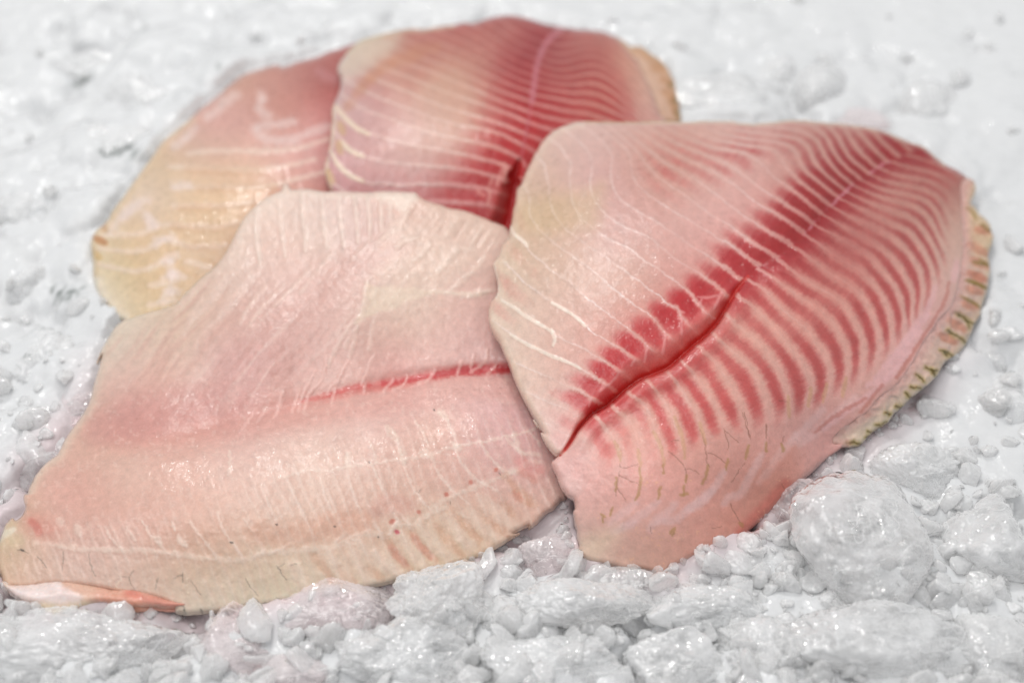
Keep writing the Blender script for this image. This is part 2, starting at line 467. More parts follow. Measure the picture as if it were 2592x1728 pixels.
D_left = """0: t3 970,1170 860,1100 730,1050 600,990 430,920 300,850
1: t3 1100,1055 1000,990 880,915 760,860 640,810 520,750 400,690 300,630 230,580
2: t3 1210,945 1080,860 960,790 800,710 700,660 620,610 500,540 380,460 240,350
3: t3 1330,850 1220,760 1100,700 1000,640 910,560 800,470 680,400 560,310 440,220 320,120
4: t3 1440,740 1370,670 1280,590 1180,520 1060,440 940,350 840,260 740,180 640,120 560,40 t1 460,1260 400,1170 310,1090
5: t3 1580,620 1480,510 1400,440 1290,370 1180,280 1060,190 980,110 900,60 t1 800,1290 640,1180 560,1100 490,1010 450,930 465,850 445,770 390,700
6: t3 1720,500 1700,450 1600,390 1520,320 1400,230 1290,150 1200,80 1100,10 t1 960,1230 850,1150 740,1060 660,950 630,860 620,760 610,650
7: t3 1860,400 1800,310 1700,220 1600,150 1500,90 1430,50 t1 1330,1270 1220,1210 1050,1120 940,1040 860,950 820,860 790,730 795,640 800,540 720,400 610,330
8: t3 2050,280 1960,210 1880,150 1780,90 1690,40 t1 1580,1240 1450,1150 1350,1100 1200,1030 1090,950 1010,860 960,740 960,640 980,500 860,350 740,250
9: t1 2180,1480 2050,1380 1950,1310 1850,1240 1700,1150 1560,1050 1450,980 1330,920 1230,850 1160,760 1125,650 1140,540 1100,400 980,280 880,220
10: t1 2340,1370 2200,1260 2050,1170 1900,1080 1800,1010 1650,930 1500,830 1370,730 1310,640 1290,540 1280,430 1150,310 1000,220
11: t2 300,1310 200,1240 100,1180 0,1110 t1 2050,1010 1900,920 1750,800 1600,710 1500,630 1430,540 1330,430 1200,310 1090,215
12: t2 430,1210 260,1110 120,1020 0,940 t1 2100,870 1980,780 1850,680 1700,590 1580,530 1450,430 1300,310 1190,215
13: t2 530,1115 400,1010 250,920 100,830 0,740 t1 2050,650 1900,570 1750,500 1600,420 1450,330 1300,225
14: t2 610,1035 540,980 400,890 270,800 140,720 30,630 t1 2080,540 1950,480 1800,420 1600,330 1420,225
15: t2 680,950 560,850 440,760 330,680 220,590 140,510 0,435 t1 2000,410 1850,360 1700,300 1560,225
16: t2 760,890 640,800 530,710 450,640 370,550 320,460 250,410 100,390 t1 2080,350 1850,285 1700,225
17: t2 830,820 700,720 600,640 510,550 470,460 400,385 250,352 100,340 t1 2050,300
18: t2 880,770 760,670 660,580 600,480 560,390 480,335 300,305
19: t2 940,710 830,620 740,520 680,420 640,345 560,290
20: t2 1000,670 900,580 810,490 750,390 720,320
21: t2 1070,620 960,530 880,440 830,340
22: t2 1140,570 1040,480 960,390 900,300"""
D_right = """-1: t5 720,120 800,230 860,340 880,440 870,540 840,620 840,700
0: t5 803,-21 880,50 960,110 1020,230 1040,350 1050,450 1050,560 1040,680 1000,790 900,860
1: t5 943,-130 1043,-50 1130,40 1160,160 1200,270 1240,370 1240,480 1230,600 1200,740 1130,830 1000,930
2: t5 1090,-230 1170,-140 1243,-50 1320,60 1350,170 1400,270 1410,400 1420,500 1420,600 1390,700 1330,800 1200,900
3: t3 1590,950 1680,1040 1760,1150 1830,1260 1880,1370 1910,1450 t5 1590,240 1610,330 1610,430 1600,540 1560,620 1450,780
4: t3 1700,860 1800,950 1880,1040 1960,1160 2010,1250 2060,1380 t5 1740,140 1780,260 1780,400 1770,500 1700,620 1600,740
5: t3 1850,740 1950,830 2040,940 2120,1050 2180,1160 2230,1280 2260,1400 t5 1940,150 1940,280 1930,400 1850,520 1780,640
6: t4 -195,660 -95,750 15,840 100,920 150,1000 190,1100 240,1210 250,1310 230,1420
7: t4 0,580 120,680 220,780 290,880 350,990 390,1100 420,1200 410,1300 390,1400
8: t4 100,410 220,520 320,620 400,710 470,810 540,910 590,1020 590,1110 570,1200
9: t4 80,190 180,250 290,370 420,490 540,590 620,690 690,790 740,900 750,1010
10: t4 150,90 300,190 440,290 570,380 690,470 790,570 850,680 890,780 900,880 890,980
11: t4 300,5 400,80 550,200 700,280 830,370 920,480 980,590 1020,700 1030,800 1020,900
12: t2 430,1210 560,1300 700,1410 820,1500 t4 750,140 900,220 1000,310 1060,400 1110,510 1150,620 1170,720 1150,800
13: t2 530,1115 700,1240 850,1330 1000,1420 t4 1020,150 1110,230 1190,340 1230,440 1260,560 1270,690
14: t2 610,1035 750,1110 900,1200 1060,1290 t4 1180,110 1260,210 1320,310 1350,410 1370,520
15: t2 680,950 800,1020 950,1110 1100,1190 1220,1270 1320,1390 t4 1400,230 1440,360 1420,480
16: t2 760,890 900,970 1050,1040 1200,1110 1300,1180 1400,1280 1480,1400 t4 1520,280 1500,400
17: t2 830,820 980,900 1130,970 1260,1040 1380,1090 1470,1190 1560,1330 1600,1450
18: t2 880,770 1050,850 1200,910 1350,960 1470,1030 1560,1140 1640,1300
19: t2 940,710 1100,790 1280,840 1420,880 1530,950 1600,1050 1680,1200
20: t2 1000,670 1150,740 1300,780 1450,810 1560,860 1640,960 1700,1100
21: t2 1070,620 1200,680 1350,710 1480,740 1600,790 1690,880
22: t2 1140,570 1300,630 1450,660 1580,690 1700,760"""
D_base = """t1 700,300 = 200 166 154
t1 1100,350 = 199 160 150
t1 900,700 = 197 155 147
t1 400,1050 = 196 166 138
t1 700,950 = 198 164 138
t1 1100,1150 = 200 156 146
t1 1800,900 = 207 158 149
t1 2200,700 = 205 153 144
t1 1600,600 = 192 134 118
t1 1900,250 = 196 150 138
t3 300,400 = 211 186 166
t3 600,800 = 214 176 160
t3 400,1100 = 217 188 170
t3 700,1500 = 221 180 172
t3 1000,300 = 208 166 151
t3 1300,200 = 207 163 147
t3 1750,620 = 198 105 98
t3 1450,900 = 200 110 100
t2 300,250 = 201 150 140
t2 900,215 = 195 138 126
t2 600,400 = 196 138 124
t2 1300,330 = 176 108 94
t2 1700,600 = 168 84 76
t4 500,500 = 210 136 123
t4 900,300 = 204 130 117
t2 1300,700 = 196 128 114
t2 1500,900 = 192 126 112
t2 900,1200 = 184 92 86
t3 2200,650 = 212 150 134
t3 1700,1100 = 212 150 134
t5 450,450 = 224 172 166
t5 600,900 = 222 174 162
t5 650,1250 = 217 186 168
t5 1100,600 = 222 156 145
t5 900,200 = 216 158 142
t5 1500,300 = 212 150 136
t5 1200,900 = 220 163 150
t5 1600,1000 = 217 150 134
t5 1000,1200 = 217 168 150
t5 2100,650 = 210 144 129
t5 1900,300 = 212 148 136
t4 1000,1250 = 211 156 146
t4 1500,600 = 208 156 150
t4 700,1450 = 213 154 148
t2 1780,1000 = 205 160 142"""
D_red = """t3 900,1150 1050,960 1170,830 1310,700 1560,470 1700,360 1850,240 2050,140 2200,70 = 1.0
t2 130,1300 300,1170 440,1050 560,940 650,780 720,700 850,600 1000,520 = 1.0
t2 1250,440 1500,440 1650,500 = .9
t3 742,1096 922,996 1022,836 1172,736 1422,506 1602,346 1802,206 1972,116 = .45
t3 622,1056 762,956 912,796 1042,676 1282,476 1492,306 1662,146 = 0
t1 1745,1240 1995,1060 t2 45,890 165,780 295,640 t2 395,540 = 0
t1 1500,1000 1300,700 1000,400 700,300 = 0
t2 86,1102 226,942 356,782 456,662 546,582 676,492 876,422 1076,402 = .5
t3 820,1250 720,1400 = .25
t3 500,1300 300,700 600,400 = 0
t3 1300,960 1480,820 1640,680 1850,560 2000,420 = .45
t2 1780,560 = .55
t2 1100,650 900,800 800,920 700,1040 560,1180 420,1320 = 1.0
t2 1300,600 1200,780 1000,920 850,1100 700,1250 = .6
t2 1450,720 1350,900 1200,1050 1000,1250 850,1400 = .5
t2 1600,840 1580,1000 1600,1150 1560,1300 1640,1250 = .72
t4 200,100 340,200 500,350 = .8
t4 60,280 120,330 = .8
t4 500,450 700,500 850,420 1000,250 = .55
t4 1300,200 1380,330 1270,330 1200,420 1180,520 = .95
t4 1070,430 950,450 900,640 1050,620 = .92
t4 750,800 600,880 450,1020 300,1150 110,1220 = 1.0
t4 300,750 480,640 150,850 -150,1050 = .6
t3 2250,900 2000,950 1850,1000 1650,1050 1500,1120 1350,1180 = .68
t3 1700,800 2100,720 1900,820 = .6
t3 1250,1240 1130,1290 1050,1420 = .55
t3 1540,1300 1700,1230 1900,1200 2100,1300 1950,1400 1780,1480 = .9
t5 780,330 1300,310 1440,230 1620,160 1800,100 = .55
t5 900,250 1100,150 1200,300 = .3
t5 2020,180 2160,90 1850,200 1680,260 1520,330 1350,420 1150,420 = .12
t4 100,1420 300,1370 470,1290 640,1210 760,1130 920,1030 1070,900 1190,790 1310,670 1410,560 1510,430 1590,280 1650,130 = .35
t4 100,1500 330,1430 520,1340 680,1260 820,1160 980,1060 1130,930 1250,820 1370,700 1470,590 1570,460 1650,300 1720,130 = 0
t2 1720,1180 1760,950 1790,760 = .1
t2 1860,1000 1850,700 = 0
t5 600,700 900,700 1300,800 1700,600 2000,500 700,1200 1300,1200 1800,950 = 0
t5 500,300 650,420 = .02
t2 200,300 500,250 900,220 = .12
t2 100,400 400,350 800,290 1100,300 = .48
t1 2000,320 = .05
t1 1650,520 1850,480 2050,400 = .3"""
boxD = bbox(np.concatenate([D_body, D_fin]))
F_DH = field(D_H, boxD, 16, .01)
F_DL = phase_field(D_left, boxD); F_DR = phase_field(D_right, boxD)
F_Dred = field(D_red, boxD, 10, .004); F_Dbase = colfield(D_base, boxD)
F_Dline = field("""t1 600,600 900,700 500,1200 = 1
t3 700,500 1000,300 1400,300 1900,200 500,700 = .95
t1 1800,900 2100,600 1500,400 = .5
t1 1200,300 1900,300 = .25
t2 0,600 300,700 500,900 = .55
t2 200,400 500,300 900,350 = .25
t2 1300,800 1500,1000 1000,1200 = .3
t4 300,300 500,500 = .55
t4 700,600 1000,500 = .35
t3 1800,1000 1500,1200 2200,900 = .5
t5 800,300 1200,300 1500,300 = .45
t5 900,700 1500,800 600,1200 1800,900 = .0""", boxD, 20, .02)
def D_height(x, y):
    h = F_DH(x, y)
    d, sd, t, _, _ = seg_dist(x, y, D_slit, full=True)
    wl = np.interp(t, [0, .06, .25, .5, .72, .88, 1], [5, 16, 44, 70, 40, 14, 8])
    dep = np.interp(t, [0, .06, .2, .5, .8, .93, 1], [0, 1.5, 5, 6.2, 4.6, 2.2, .4])
    left = sd*D_side > 0
    k = np.where(left, 1-np.clip(d/wl, 0, 1), 1-np.clip(d/10, 0, 1))
    k = np.where(left, k*k*(3-2*k)*.55+.45*k**3, k**1.5)
    bulge = np.where(left, 0, np.exp(-((d-26)/22)**2)*1.2*(t > 0))*np.interp(t, [0, .1, .9, 1], [0, 1, 1, 0])
    m = seg_dist(x, y, smooth_line(pts("t2 1200,530 860,780 540,1120 160,1395"), 3))
    return h-dep*k+bulge-1.0*np.exp(-(m/24)**2)
_d, _s, *_ = seg_dist(*pts("t3 1300,500").T, D_slit, full=True); D_side = float(_s[0])
def D_paint(x, y, dd):
    p = Paint(x, y, F_Dbase(x, y)); p.c += (np.array([220, 176, 164])-p.c)*.16
    dm, sd, t, _, _ = seg_dist(x, y, D_mid, full=True)
    left = sd*D_side > 0
    fl, sl, dl = septa(F_DL, x, y, .07, 3); fr, sr, dr = septa(F_DR, x, y, .07, 5)
    red = np.clip(F_Dred(x, y)+n2(x, y, 40, 9, 3)*.12, 0, 1)
    wr = sstep(1500, 1750, x-.4*(y-900)*0)*sstep(700, 1000, y)
    fib = (1-wr)*fbm(np.stack([(x*.78+y*.62)/3.2, (-x*.62+y*.78)/34, np.zeros_like(x)], -1), 91, 3)+wr*fbm(np.stack([(x*.45+y*.89)/3.2, (-x*.89+y*.45)/34, np.zeros_like(x)], -1), 92, 3)
    red = np.clip(red+fib*.30*red*(1.15-red), 0, 1)
    tl = sstep(1900, 2150, x)
    prof_l = (1-tl)*sstep(2.5, 9, dl+fib*3)+tl*sstep(.06, .30, sl+fib*.03); prof_r = sstep(.05, .44, sr+fib*.07)*.86
    deep = np.exp(-(dm/60)**2)
    prof_r = np.maximum(prof_r, deep*sstep(.04, .16, sr+fib*.03))
    sb = np.where(left, sl, sr)
    red = sstep(-.02, 1.0, red*1.1-.34*(1-sstep(.02, .40, sb+fib*.04))*(1-.8*deep*(1-left)))
    prof = np.where(left, prof_l, prof_r)
    tail = sstep(1500, 2150, x)
    c = np.stack([188-30*tail, 42-4*tail, 46-4*tail], -1)
    c = np.where(left[:, None], c, c+np.stack([18*(1-deep), 34*(1-deep), 28*(1-deep)], -1))
    m = red*prof
    p.c += (c-p.c)*m[:, None]
    # pale walls between the muscle blocks
    f, s, d_ = np.where(left, fl, fr), np.where(left, sl, sr), np.where(left, dl, dr)
    st = np.clip(F_Dline(x, y), 0, 1)*(1-.6*sstep(1850, 2150, x)*sstep(760, 560, y))
    p.c *= (1-.07*sstep(1800, 2150, x)*sstep(800, 560, y))[:, None]
    wd = np.where(left, 1.9, 2.8)*(1+.35*n2(x, y, 20, 15, 2))
    line = np.exp(-((d_+fib*1.2)/wd)**2)*st*(.62+.5*n2(x, y, 60, 8, 2))
    rk = (sstep(.15, .6, red)*np.clip(.35+.65*deep, 0, 1))[:, None]; lc = np.where(left[:, None], np.array([226, 204, 198]), np.array([218, 176, 164]))*(1-rk)+rk*(np.array([212, 148, 146])*(1-tail[:, None])+tail[:, None]*np.array([172, 92, 92]))
    p.c += (lc-p.c)*np.clip(line, 0, 1)[:, None]
    p.up += np.where(left, .05, .09)*np.exp(-(d_/5)**2)*st-.12*m
    # soft broad pale halo on the belly side blocks
    halo = np.exp(-(d_/9)**2)*np.where(left, 0, .35)*np.clip(1-deep, 0, 1)*sstep(.1, .5, red)
    p.mix(halo, (212, 158, 142))
    # centre seam
    p.stroke("t2 1245,525 1200,530 1140,572 1070,622 1000,668 930,720 860,780 810,830 750,890 680,950 620,1030 540,1120", (196, 124, 134), 1.4, 4, .75*sstep(-.25, .2, n2(x, y, 16, 44, 2)), wob=3.5, taper=False)
    p.stroke("t2 540,1120 440,1220 330,1310 160,1395", (192, 104, 110), 1.2, 4, .5*sstep(-.2, .3, n2(x, y, 16, 45, 2)), wob=4)
    # slit: torn raw wall
    d, s2, tt, _, _ = seg_dist(x, y, D_slit, full=True)
    l2 = s2*D_side > 0
    wl = np.interp(tt, [0, .06, .25, .5, .72, .88, 1], [4, 9, 16, 20, 16, 8, 4])
    m = np.where(l2, 1-sstep(wl*.3, wl*1.1, d+fib*4), 1-sstep(1.5, 5, d))*(tt > 0.001)*(tt < .999)
    p.mix(m*.92, (192, 46, 38)); p.gloss += m*.5
    wall = np.where(l2, (1-sstep(34, 74, d+fib*10))*sstep(8, 22, d), 0)*np.interp(tt, [0, .12, .35, .6, .8, 1], [0, .3, .9, .9, .35, 0])
    p.mix(wall*.85, (212, 116, 108)); p.gloss += wall*.5
    lip = np.where(l2, 0, np.exp(-((d-9)/3.5)**2))*np.interp(tt, [0, .1, .3, .8, 1], [0, .3, .7, .7, 0])
    p.mix(lip*.5, (226, 168, 158))
    # fat along the cut edges
    e = 1-sstep(5, 26, dd)
    wl_ = (x < 1480) & (y < 1150)
    p.mix(np.where(wl_, e*.55, 0), (222, 200, 180))
    p.mix(np.where((y < 420) & ~wl_, (1-sstep(2, 9, dd))*.8, 0), (206, 178, 140))
    p.strokes("""t3 165,60 180,150 200,270 175,340
t1 297,1050 330,1120 400,1170 440,1220
t3 230,360 330,420 440,500 600,590 640,625
t3 640,600 665,680 655,730
t3 640,380 720,420 830,490 915,575
t3 300,640 420,715 540,770 640,820 800,880 880,925""", (230, 212, 196), width=2.6, soft=4, a=.8, up=.12)
    # branching ends of the pale walls at the slit
    p.strokes("""t3 1850,330 1930,335 2010,320
t3 1860,400 1880,350
t3 2050,290 2010,370 1985,430
t3 1700,450 1740,460
t3 1720,500 1715,640
t3 1580,620 1575,720 1560,800
t3 1440,740 1420,800 1410,870
t3 1330,850 1300,900
t3 1210,945 1160,1010 1110,1060
t3 1100,1060 1040,1110
t3 970,1170 950,1230""", (222, 150, 146), width=1.6, soft=4, a=.6, up=.1)
    # short pale fibres combing off the walls
    comb = np.where(left, sstep(6, 2, dl)*0, 0)
    # belly: pale tendon streaks
    p.strokes("""t5 2330,230 2200,400 2080,560 2030,620
t5 2050,400 1960,560 1880,720 1790,740 1740,800
t5 1740,540 1640,690 1500,800 1400,880 1330,930 1200,950
t5 1650,680 1560,780 1430,850
t5 1340,800 1270,870 1150,960 1130,1010
t5 1190,790 1100,860 980,940 870,1010
t5 1010,790 900,880 800,960
t5 820,1030 1000,960
t4 500,1550 640,1440 800,1300 950,1160
t4 430,1540 560,1400 690,1260""", (226, 184, 180), width=5, soft=12, a=.55, wob=4)
    p.strokes("""t4 1620,250 1560,430 1450,580 1340,740 1200,900
t4 1560,480 1430,640 1280,840 1130,1000
t4 1500,620 1400,740 1220,980 1060,1060
t4 1400,780 1250,980 1060,1150 900,1270 700,1420
t2 1800,1350 1770,1500""", (222, 172, 172), width=5, soft=9, a=.6, wob=3)
    p.strokes("""t4 1730,220 1690,380 1580,560 1480,720 1370,890 1300,1000
t4 1050,1170 900,1250 760,1340 620,1450
t4 1180,1060 1080,1180 1000,1280""", (182, 104, 92), width=1.5, soft=7, a=.5, wob=4)
    p.area("t5 2330,300 2050,560 1900,760 1700,900 1800,1060 2000,930 2330,640", (206, 136, 118), 60, .5)
    p.stroke("t5 2250,640 2140,790 1990,940 1880,1040", (196, 96, 84), 9, 22, .5)
    p.area("t5 520,600 420,560 400,640 450,720 520,740 570,640", (228, 188, 180), 22, .6)
    p.area("t5 540,1130 640,1060 900,1000 800,1150 700,1250 600,1250", (224, 200, 172), 60, .55)
    p.area("t5 730,300 830,310 820,390 750,390", (206, 100, 92), 26, .55)
    p.area("t1 330,900 600,800 900,760 1080,700 1050,880 1000,1060 800,1080 560,1100 380,1060", (200, 172, 132), 60, .45)
    # brown flecks left by the skin, olive nerve ends and hair-thin vessels
    p.strokes("""t5 880,440 895,500 1000,485 1025,468
t5 880,530 850,640 850,730
t5 860,670 930,780
t5 870,560 1040,640
t5 1280,365 1340,410 1410,490 1425,530 1430,610
t5 1420,512 1490,518 1530,550
t5 1545,185 1585,300 1590,380 1600,450 1625,500
t5 1590,370 1660,390 1750,460
t5 1740,180 1772,290 1768,350
t5 1745,190 1860,290
t5 1905,40 1930,130 1945,250
t5 1910,460 1850,550 1800,622
t5 2090,140 2092,260
t5 2240,240 2215,300
t5 1310,280 1370,275
t4 400,1200 330,1190
t4 20,1290 60,1400 90,1500
t4 225,1390 220,1500
t5 1790,800 1840,900 1880,950
t5 1640,1000 1720,985
t5 2220,640 2240,680
t5 1130,990 1140,1040""", (116, 74, 56), width=.3, soft=1.8, a=.38, wob=3)
    p.strokes("""t5 1240,480 1245,550
t5 1215,660 1195,755
t5 1405,650 1410,720
t5 1375,725 1440,715
t5 1610,480 1590,570 1560,630
t5 1775,430 1755,515
t5 1945,320 1920,430
t5 2085,290 2088,370
t5 2215,305 2235,360
t5 1040,500 1050,600 1035,710 1010,770
t5 850,580 845,690
t5 735,910 740,955
t5 825,830 800,890
t5 1290,1040 1330,1000 1310,1060
t5 1870,950 1895,985
t5 1430,560 1425,620
t5 720,890 760,910""", (160, 124, 62), width=1.2, soft=4.5, a=.5, wob=4)
    p.strokes("""t5 830,280 870,360 880,440
t5 1030,350 1050,480
t5 1160,200 1220,340 1245,470
t5 1330,80 1400,270 1415,420
t5 1540,130 1590,300
t4 400,1150 410,1320
t4 590,1080 570,1230
t4 720,1050 690,1200
t4 880,1000 850,1150""", (196, 150, 108), width=2.5, soft=5, a=.5, wob=3)
    fl_ = n2(x, y, 5, 77, 2)*sstep(.0, .5, n2(x, y, 45, 78, 2))*np.where((x > 1500) & (y > 1200), 1, 0)
    p.mix(sstep(.28, .5, fl_)*.5, (238, 186, 146))
    p.c *= (1+.03*n2(x, y, 18, 21, 3))[:, None]
    p.gloss += sstep(.1, .4, n2(x, y, 70, 33, 3))*.4
    return p
fil = thing('fish_fillet', 'large raw fillet with red stripes and a long slit, topmost, at the right', 'fish fillet', 'raw fish fillets on ice')
piece('flesh', D_body, D_height, D_paint, M_flesh, fil, step=2.5, edge=(lambda x, y: 2.6-2.45*sstep(2060, 2120, x)*sstep(420, 520, y), 17), rough=.22)
def Dfin_height(x, y):
    return F_DH(x, y)-.45+.25*np.sin(n2(x, y, 26, 3, 2)*6)
fin_marks = """t4 1790,470 1850,500 1900,540 1940,560
t4 1880,520 1900,590
t4 1720,600 1760,640 1820,670 1885,722
t4 1660,770 1710,790 1790,840
t4 1690,780 1720,820
t4 1540,915 1590,935 1640,935
t4 1590,930 1615,980
t4 1460,970 1500,1000 1525,1030
t4 1410,1070 1450,1080 1500,1090
t4 1375,1120 1410,1165
t4 1285,1235 1330,1240 1350,1235
t4 1200,1290 1250,1302
t4 1125,1385 1170,1390 1215,1365
t4 1060,1440 1110,1450 1130,1435
t4 1050,1500 1060,1480
t4 880,1545 950,1535 1010,1548"""
def Dfin_paint(x, y, dd):
    f = n2(x, y, 60, 4, 2)[:, None]
    base = np.array([211, 174, 158])+f*np.array([8, 8, 10])
    p = Paint(x, y, base)
    low = sstep(880, 1120, y)
    p.mix(low*.5, (214, 196, 172))
    p.mix((1-sstep(600, 720, y))*.5, (206, 176, 128))
    p.mix((1-sstep(4, 26, dd))*.35, (206, 186, 150))
    p.strokes("""t2 1830,700 1820,900 1830,1200 1810,1500
t4 1760,250 1690,430 1600,570""", (208, 160, 150), width=8, soft=14, a=.6)
    p.strokes("""t4 1900,130 2010,180
t4 1890,260 1990,290
t4 1860,380 1960,420
t4 1730,520 1860,600
t4 1650,640 1780,700
t2 1960,1080 2060,1100
t2 1900,1200 2040,1280
t2 1920,1330 2050,1390
t2 1900,1450 2030,1500
t4 1000,1240 1060,1290
t4 850,1360 950,1330
t4 820,1430 860,1390""", (190, 118, 92), width=6, soft=11, a=.6, wob=4)
    p.strokes(fin_marks, (164, 146, 84), width=3, soft=9, a=.5, wob=4)
    p.strokes(fin_marks, (92, 78, 34), width=.9, soft=3.2, a=.75, wob=4)
    p.strokes("""t4 1880,190 1960,220 2045,265
t4 1820,320 1900,360 1985,410
t4 1940,40 2062,72
t2 1860,900 1910,920 1960,990
t2 1985,1335 2055,1375
t2 1870,1500 2040,1560
t2 2000,1040 2075,1095""", (136, 112, 50), width=1.8, soft=5, a=.75, wob=3)
    p.strokes("""t4 800,1420 860,1370 960,1330
t4 1000,1290 1080,1250
t4 700,1500 740,1520""", (124, 86, 52), width=1.5, soft=6, a=.6, wob=6)
    db = seg_dist(x, y, smooth_line(D_body, 2, True), True)
    p.mix((1-sstep(4, 34, db))*.75, (212, 160, 152))
    p.c *= (1+.05*n2(x, y, 12, 21, 3))[:, None]
    p.up += .25*n2(x, y, 16, 41, 2)
    p.gloss += .2
    return p
piece('fin_edge', D_fin, Dfin_height, Dfin_paint, M_fin, fil, step=2.6, edge=(.9, 14), ragged=4.0, thick=(.5, 1.2))

# ================= back fillet with red stripes
B_body = pts("""t6 410,350 320,440 260,520 240,590 270,660 250,770 220,830 195,910 200,1000 190,1080 180,1200 150,1310 130,1400 150,1500 175,1567
 P 850,520 900,580 1010,630 1150,660 1290,660 1420,560 1560,450 1660,350 1690,300 t7 1560,960 1500,800 1440,660 1370,520 1290,420 1200,325 1120,285 1050,260 800,235 600,200 440,150 300,125 150,145 0,190
 t6 1300,185 1200,205 1100,215 960,240 880,235 780,245 650,270 500,310""")
B_fin = pts("""t7 1150,290 1240,345 1300,385 1370,385 1480,455 1580,530 1640,640 1670,750 1690,850 1712,960 1700,1010 1560,1010 1520,960 1460,800 1400,660 1330,520 1240,400""")
B_H = """V 830,100 = 17
V 780,200 = 20
V 765,280 = 22
V 755,400 = 22
V 1000,60 = 14
V 1190,40 = 10
V 1290,65 = 8
V 1450,90 = 6
V 1560,220 = 6
V 900,200 = 25
V 900,330 = 26
V 1050,150 = 20
V 1100,330 = 25
V 1200,300 = 24
V 1250,150 = 19
V 1400,200 = 15
V 1480,160 = 10
V 1400,280 = 15
V 1050,440 = 18
V 950,440 = 19
V 850,430 = 20
V 1150,490 = 14
V 1300,350 = 18
V 1500,320 = 9
V 850,520 = 12
V 1150,580 = 8
V 1000,540 = 12"""
B_left = """-1: t6 1480,1560 1300,1540 1050,1520 800,1530 600,1520 450,1500 330,1440 240,1340 200,1270
0: t6 1530,1460 1400,1420 1200,1390 1000,1370 800,1355 600,1330 450,1290 340,1240 280,1170
1: t6 1620,1360 1450,1320 1250,1270 1050,1230 850,1200 650,1150 500,1100 400,1060 300,970 230,890
2: t6 1740,1310 1600,1240 1450,1190 1250,1150 1100,1120 950,1070 800,1020 640,970 500,920 380,860 300,800
3: t6 1780,1200 1600,1110 1450,1070 1250,1030 1050,980 900,920 800,890 650,830 550,790
4: t6 1790,1110 1650,1050 1500,1000 1350,950 1200,910 1050,850 950,820 800,750
5: t6 1820,1010 1700,960 1550,900 1400,850 1250,800 1100,750 950,690
6: t6 1830,930 1700,880 1550,820 1400,750 1250,690 1100,630 950,570
7: t6 1850,850 1700,790 1550,740 1400,670 1250,600 1100,540 950,490
8: t6 1870,770 1720,720 1560,650 1420,590 1280,520 1130,460
9: t6 1875,700 1750,660 1600,590 1480,530 1350,460 1200,400
10: t6 1885,640 1770,600 1640,540 1520,470 1400,400 1300,350
11: t6 1890,570 1790,530 1680,480 1570,420
12: t6 1910,500 1800,460 1700,420"""
B_right = """2: t7 370,1310 450,1390
3: t7 408,1200 500,1250
4: t7 418,1110 550,1160 620,1200
5: t7 448,1010 600,1060 700,1090
6: t7 460,930 600,970 750,1000 900,1010
7: t7 478,850 600,880 750,920 950,950 1050,980 1200,1030
8: t7 495,785 650,810 800,840 960,855 1080,900 1200,950 1300,1000
9: t7 502,712 650,740 800,770 950,770 1050,790 1150,850 1260,930 1340,1000
10: t7 510,650 650,690 800,700 930,690 1020,700 1120,750 1230,830 1350,950
11: t7 515,585 650,630 800,640 900,620 1000,610 1100,650 1220,740 1350,890
12: t7 530,520 650,575 780,580 880,550 980,540 1080,570 1200,650 1320,800
13: t7 545,460 650,510 780,510 880,480 980,470 1080,500 1180,580
14: t7 560,410 680,450 800,440 900,410 1000,410 1100,440"""
B_red = """t6 1390,1490 1480,1380 1560,1260 1650,1180 1720,1060 1750,960 1780,870 1760,760 1750,640 1800,480 1900,330 = 1
t6 1230,1490 1340,1360 1450,1230 1500,1100 1560,960 1560,800 1580,680 1620,480 1780,300 = .55
t6 1100,1450 1200,1300 1280,1150 1350,1000 1400,820 1380,650 1400,480 = .12
t6 1000,1300 800,1000 900,800 600,900 400,1300 500,500 = 0
t7 700,300 620,450 = .95
t7 540,1100 560,950 580,800 590,640 620,540 = .95
t7 700,900 750,740 800,600 860,480 = .75
t7 850,960 900,820 920,660 950,580 = .62
t7 1050,950 1150,900 1150,780 1100,620 1050,500 = .65
t7 1280,960 1250,850 1200,700 = .55
t7 1400,980 1370,860 1300,700 1240,560 1170,450 = .1
t7 820,380 950,330 1080,330 = .22
t7 300,220 100,300 = .15
t7 200,150 0,230 = .3
t6 1100,380 900,430 = .3
t6 700,520 500,640 = .2
t7 1500,900 1400,600 1250,400 = 0"""
boxB = bbox(np.concatenate([B_body, B_fin]))
F_BH = field(B_H, boxB, 16, .01); F_BL = phase_field(B_left, boxB); F_BR = phase_field(B_right, boxB); F_Bred = field(B_red, boxB, 10, .004)
F_Bbase = colfield("""t6 500,450 = 198 172 150
t6 400,600 = 196 168 158
t6 700,650 = 199 152 132
t6 650,800 = 199 150 142
t6 900,1000 = 203 160 148
t6 500,1300 = 196 146 140
t6 900,1250 = 204 160 148
t6 1300,1050 = 200 152 134
t6 1100,600 = 196 148 126
t6 1300,450 = 186 128 110
t6 1000,330 = 190 140 122
t6 1300,250 = 180 110 98
t6 1600,250 = 172 100 90
t6 1000,1450 = 202 150 144
t6 1560,1540 = 188 96 88
t7 1000,300 = 172 102 92
t7 900,700 = 186 112 98
t7 1100,950 = 190 122 104
t7 1250,500 = 188 128 108
t7 1400,750 = 196 148 130
t7 1500,950 = 198 146 134
t7 700,1100 = 188 106 100""", boxB)
B_mid = smooth_line(pts("t6 2180,100 2080,250 1990,330 1930,430 1890,560 1870,700 1850,830 1830,950 1810,1060 1790,1170 1760,1300 1735,1400 1715,1480 t1 345,720 330,850 300,1000 270,1070 P 1270,640"), 3)
B_slit = smooth_line(pts("t6 1745,1335 1735,1400 1715,1480 t1 350,700 330,850 305,980 275,1070 P 1270,640"), 4)
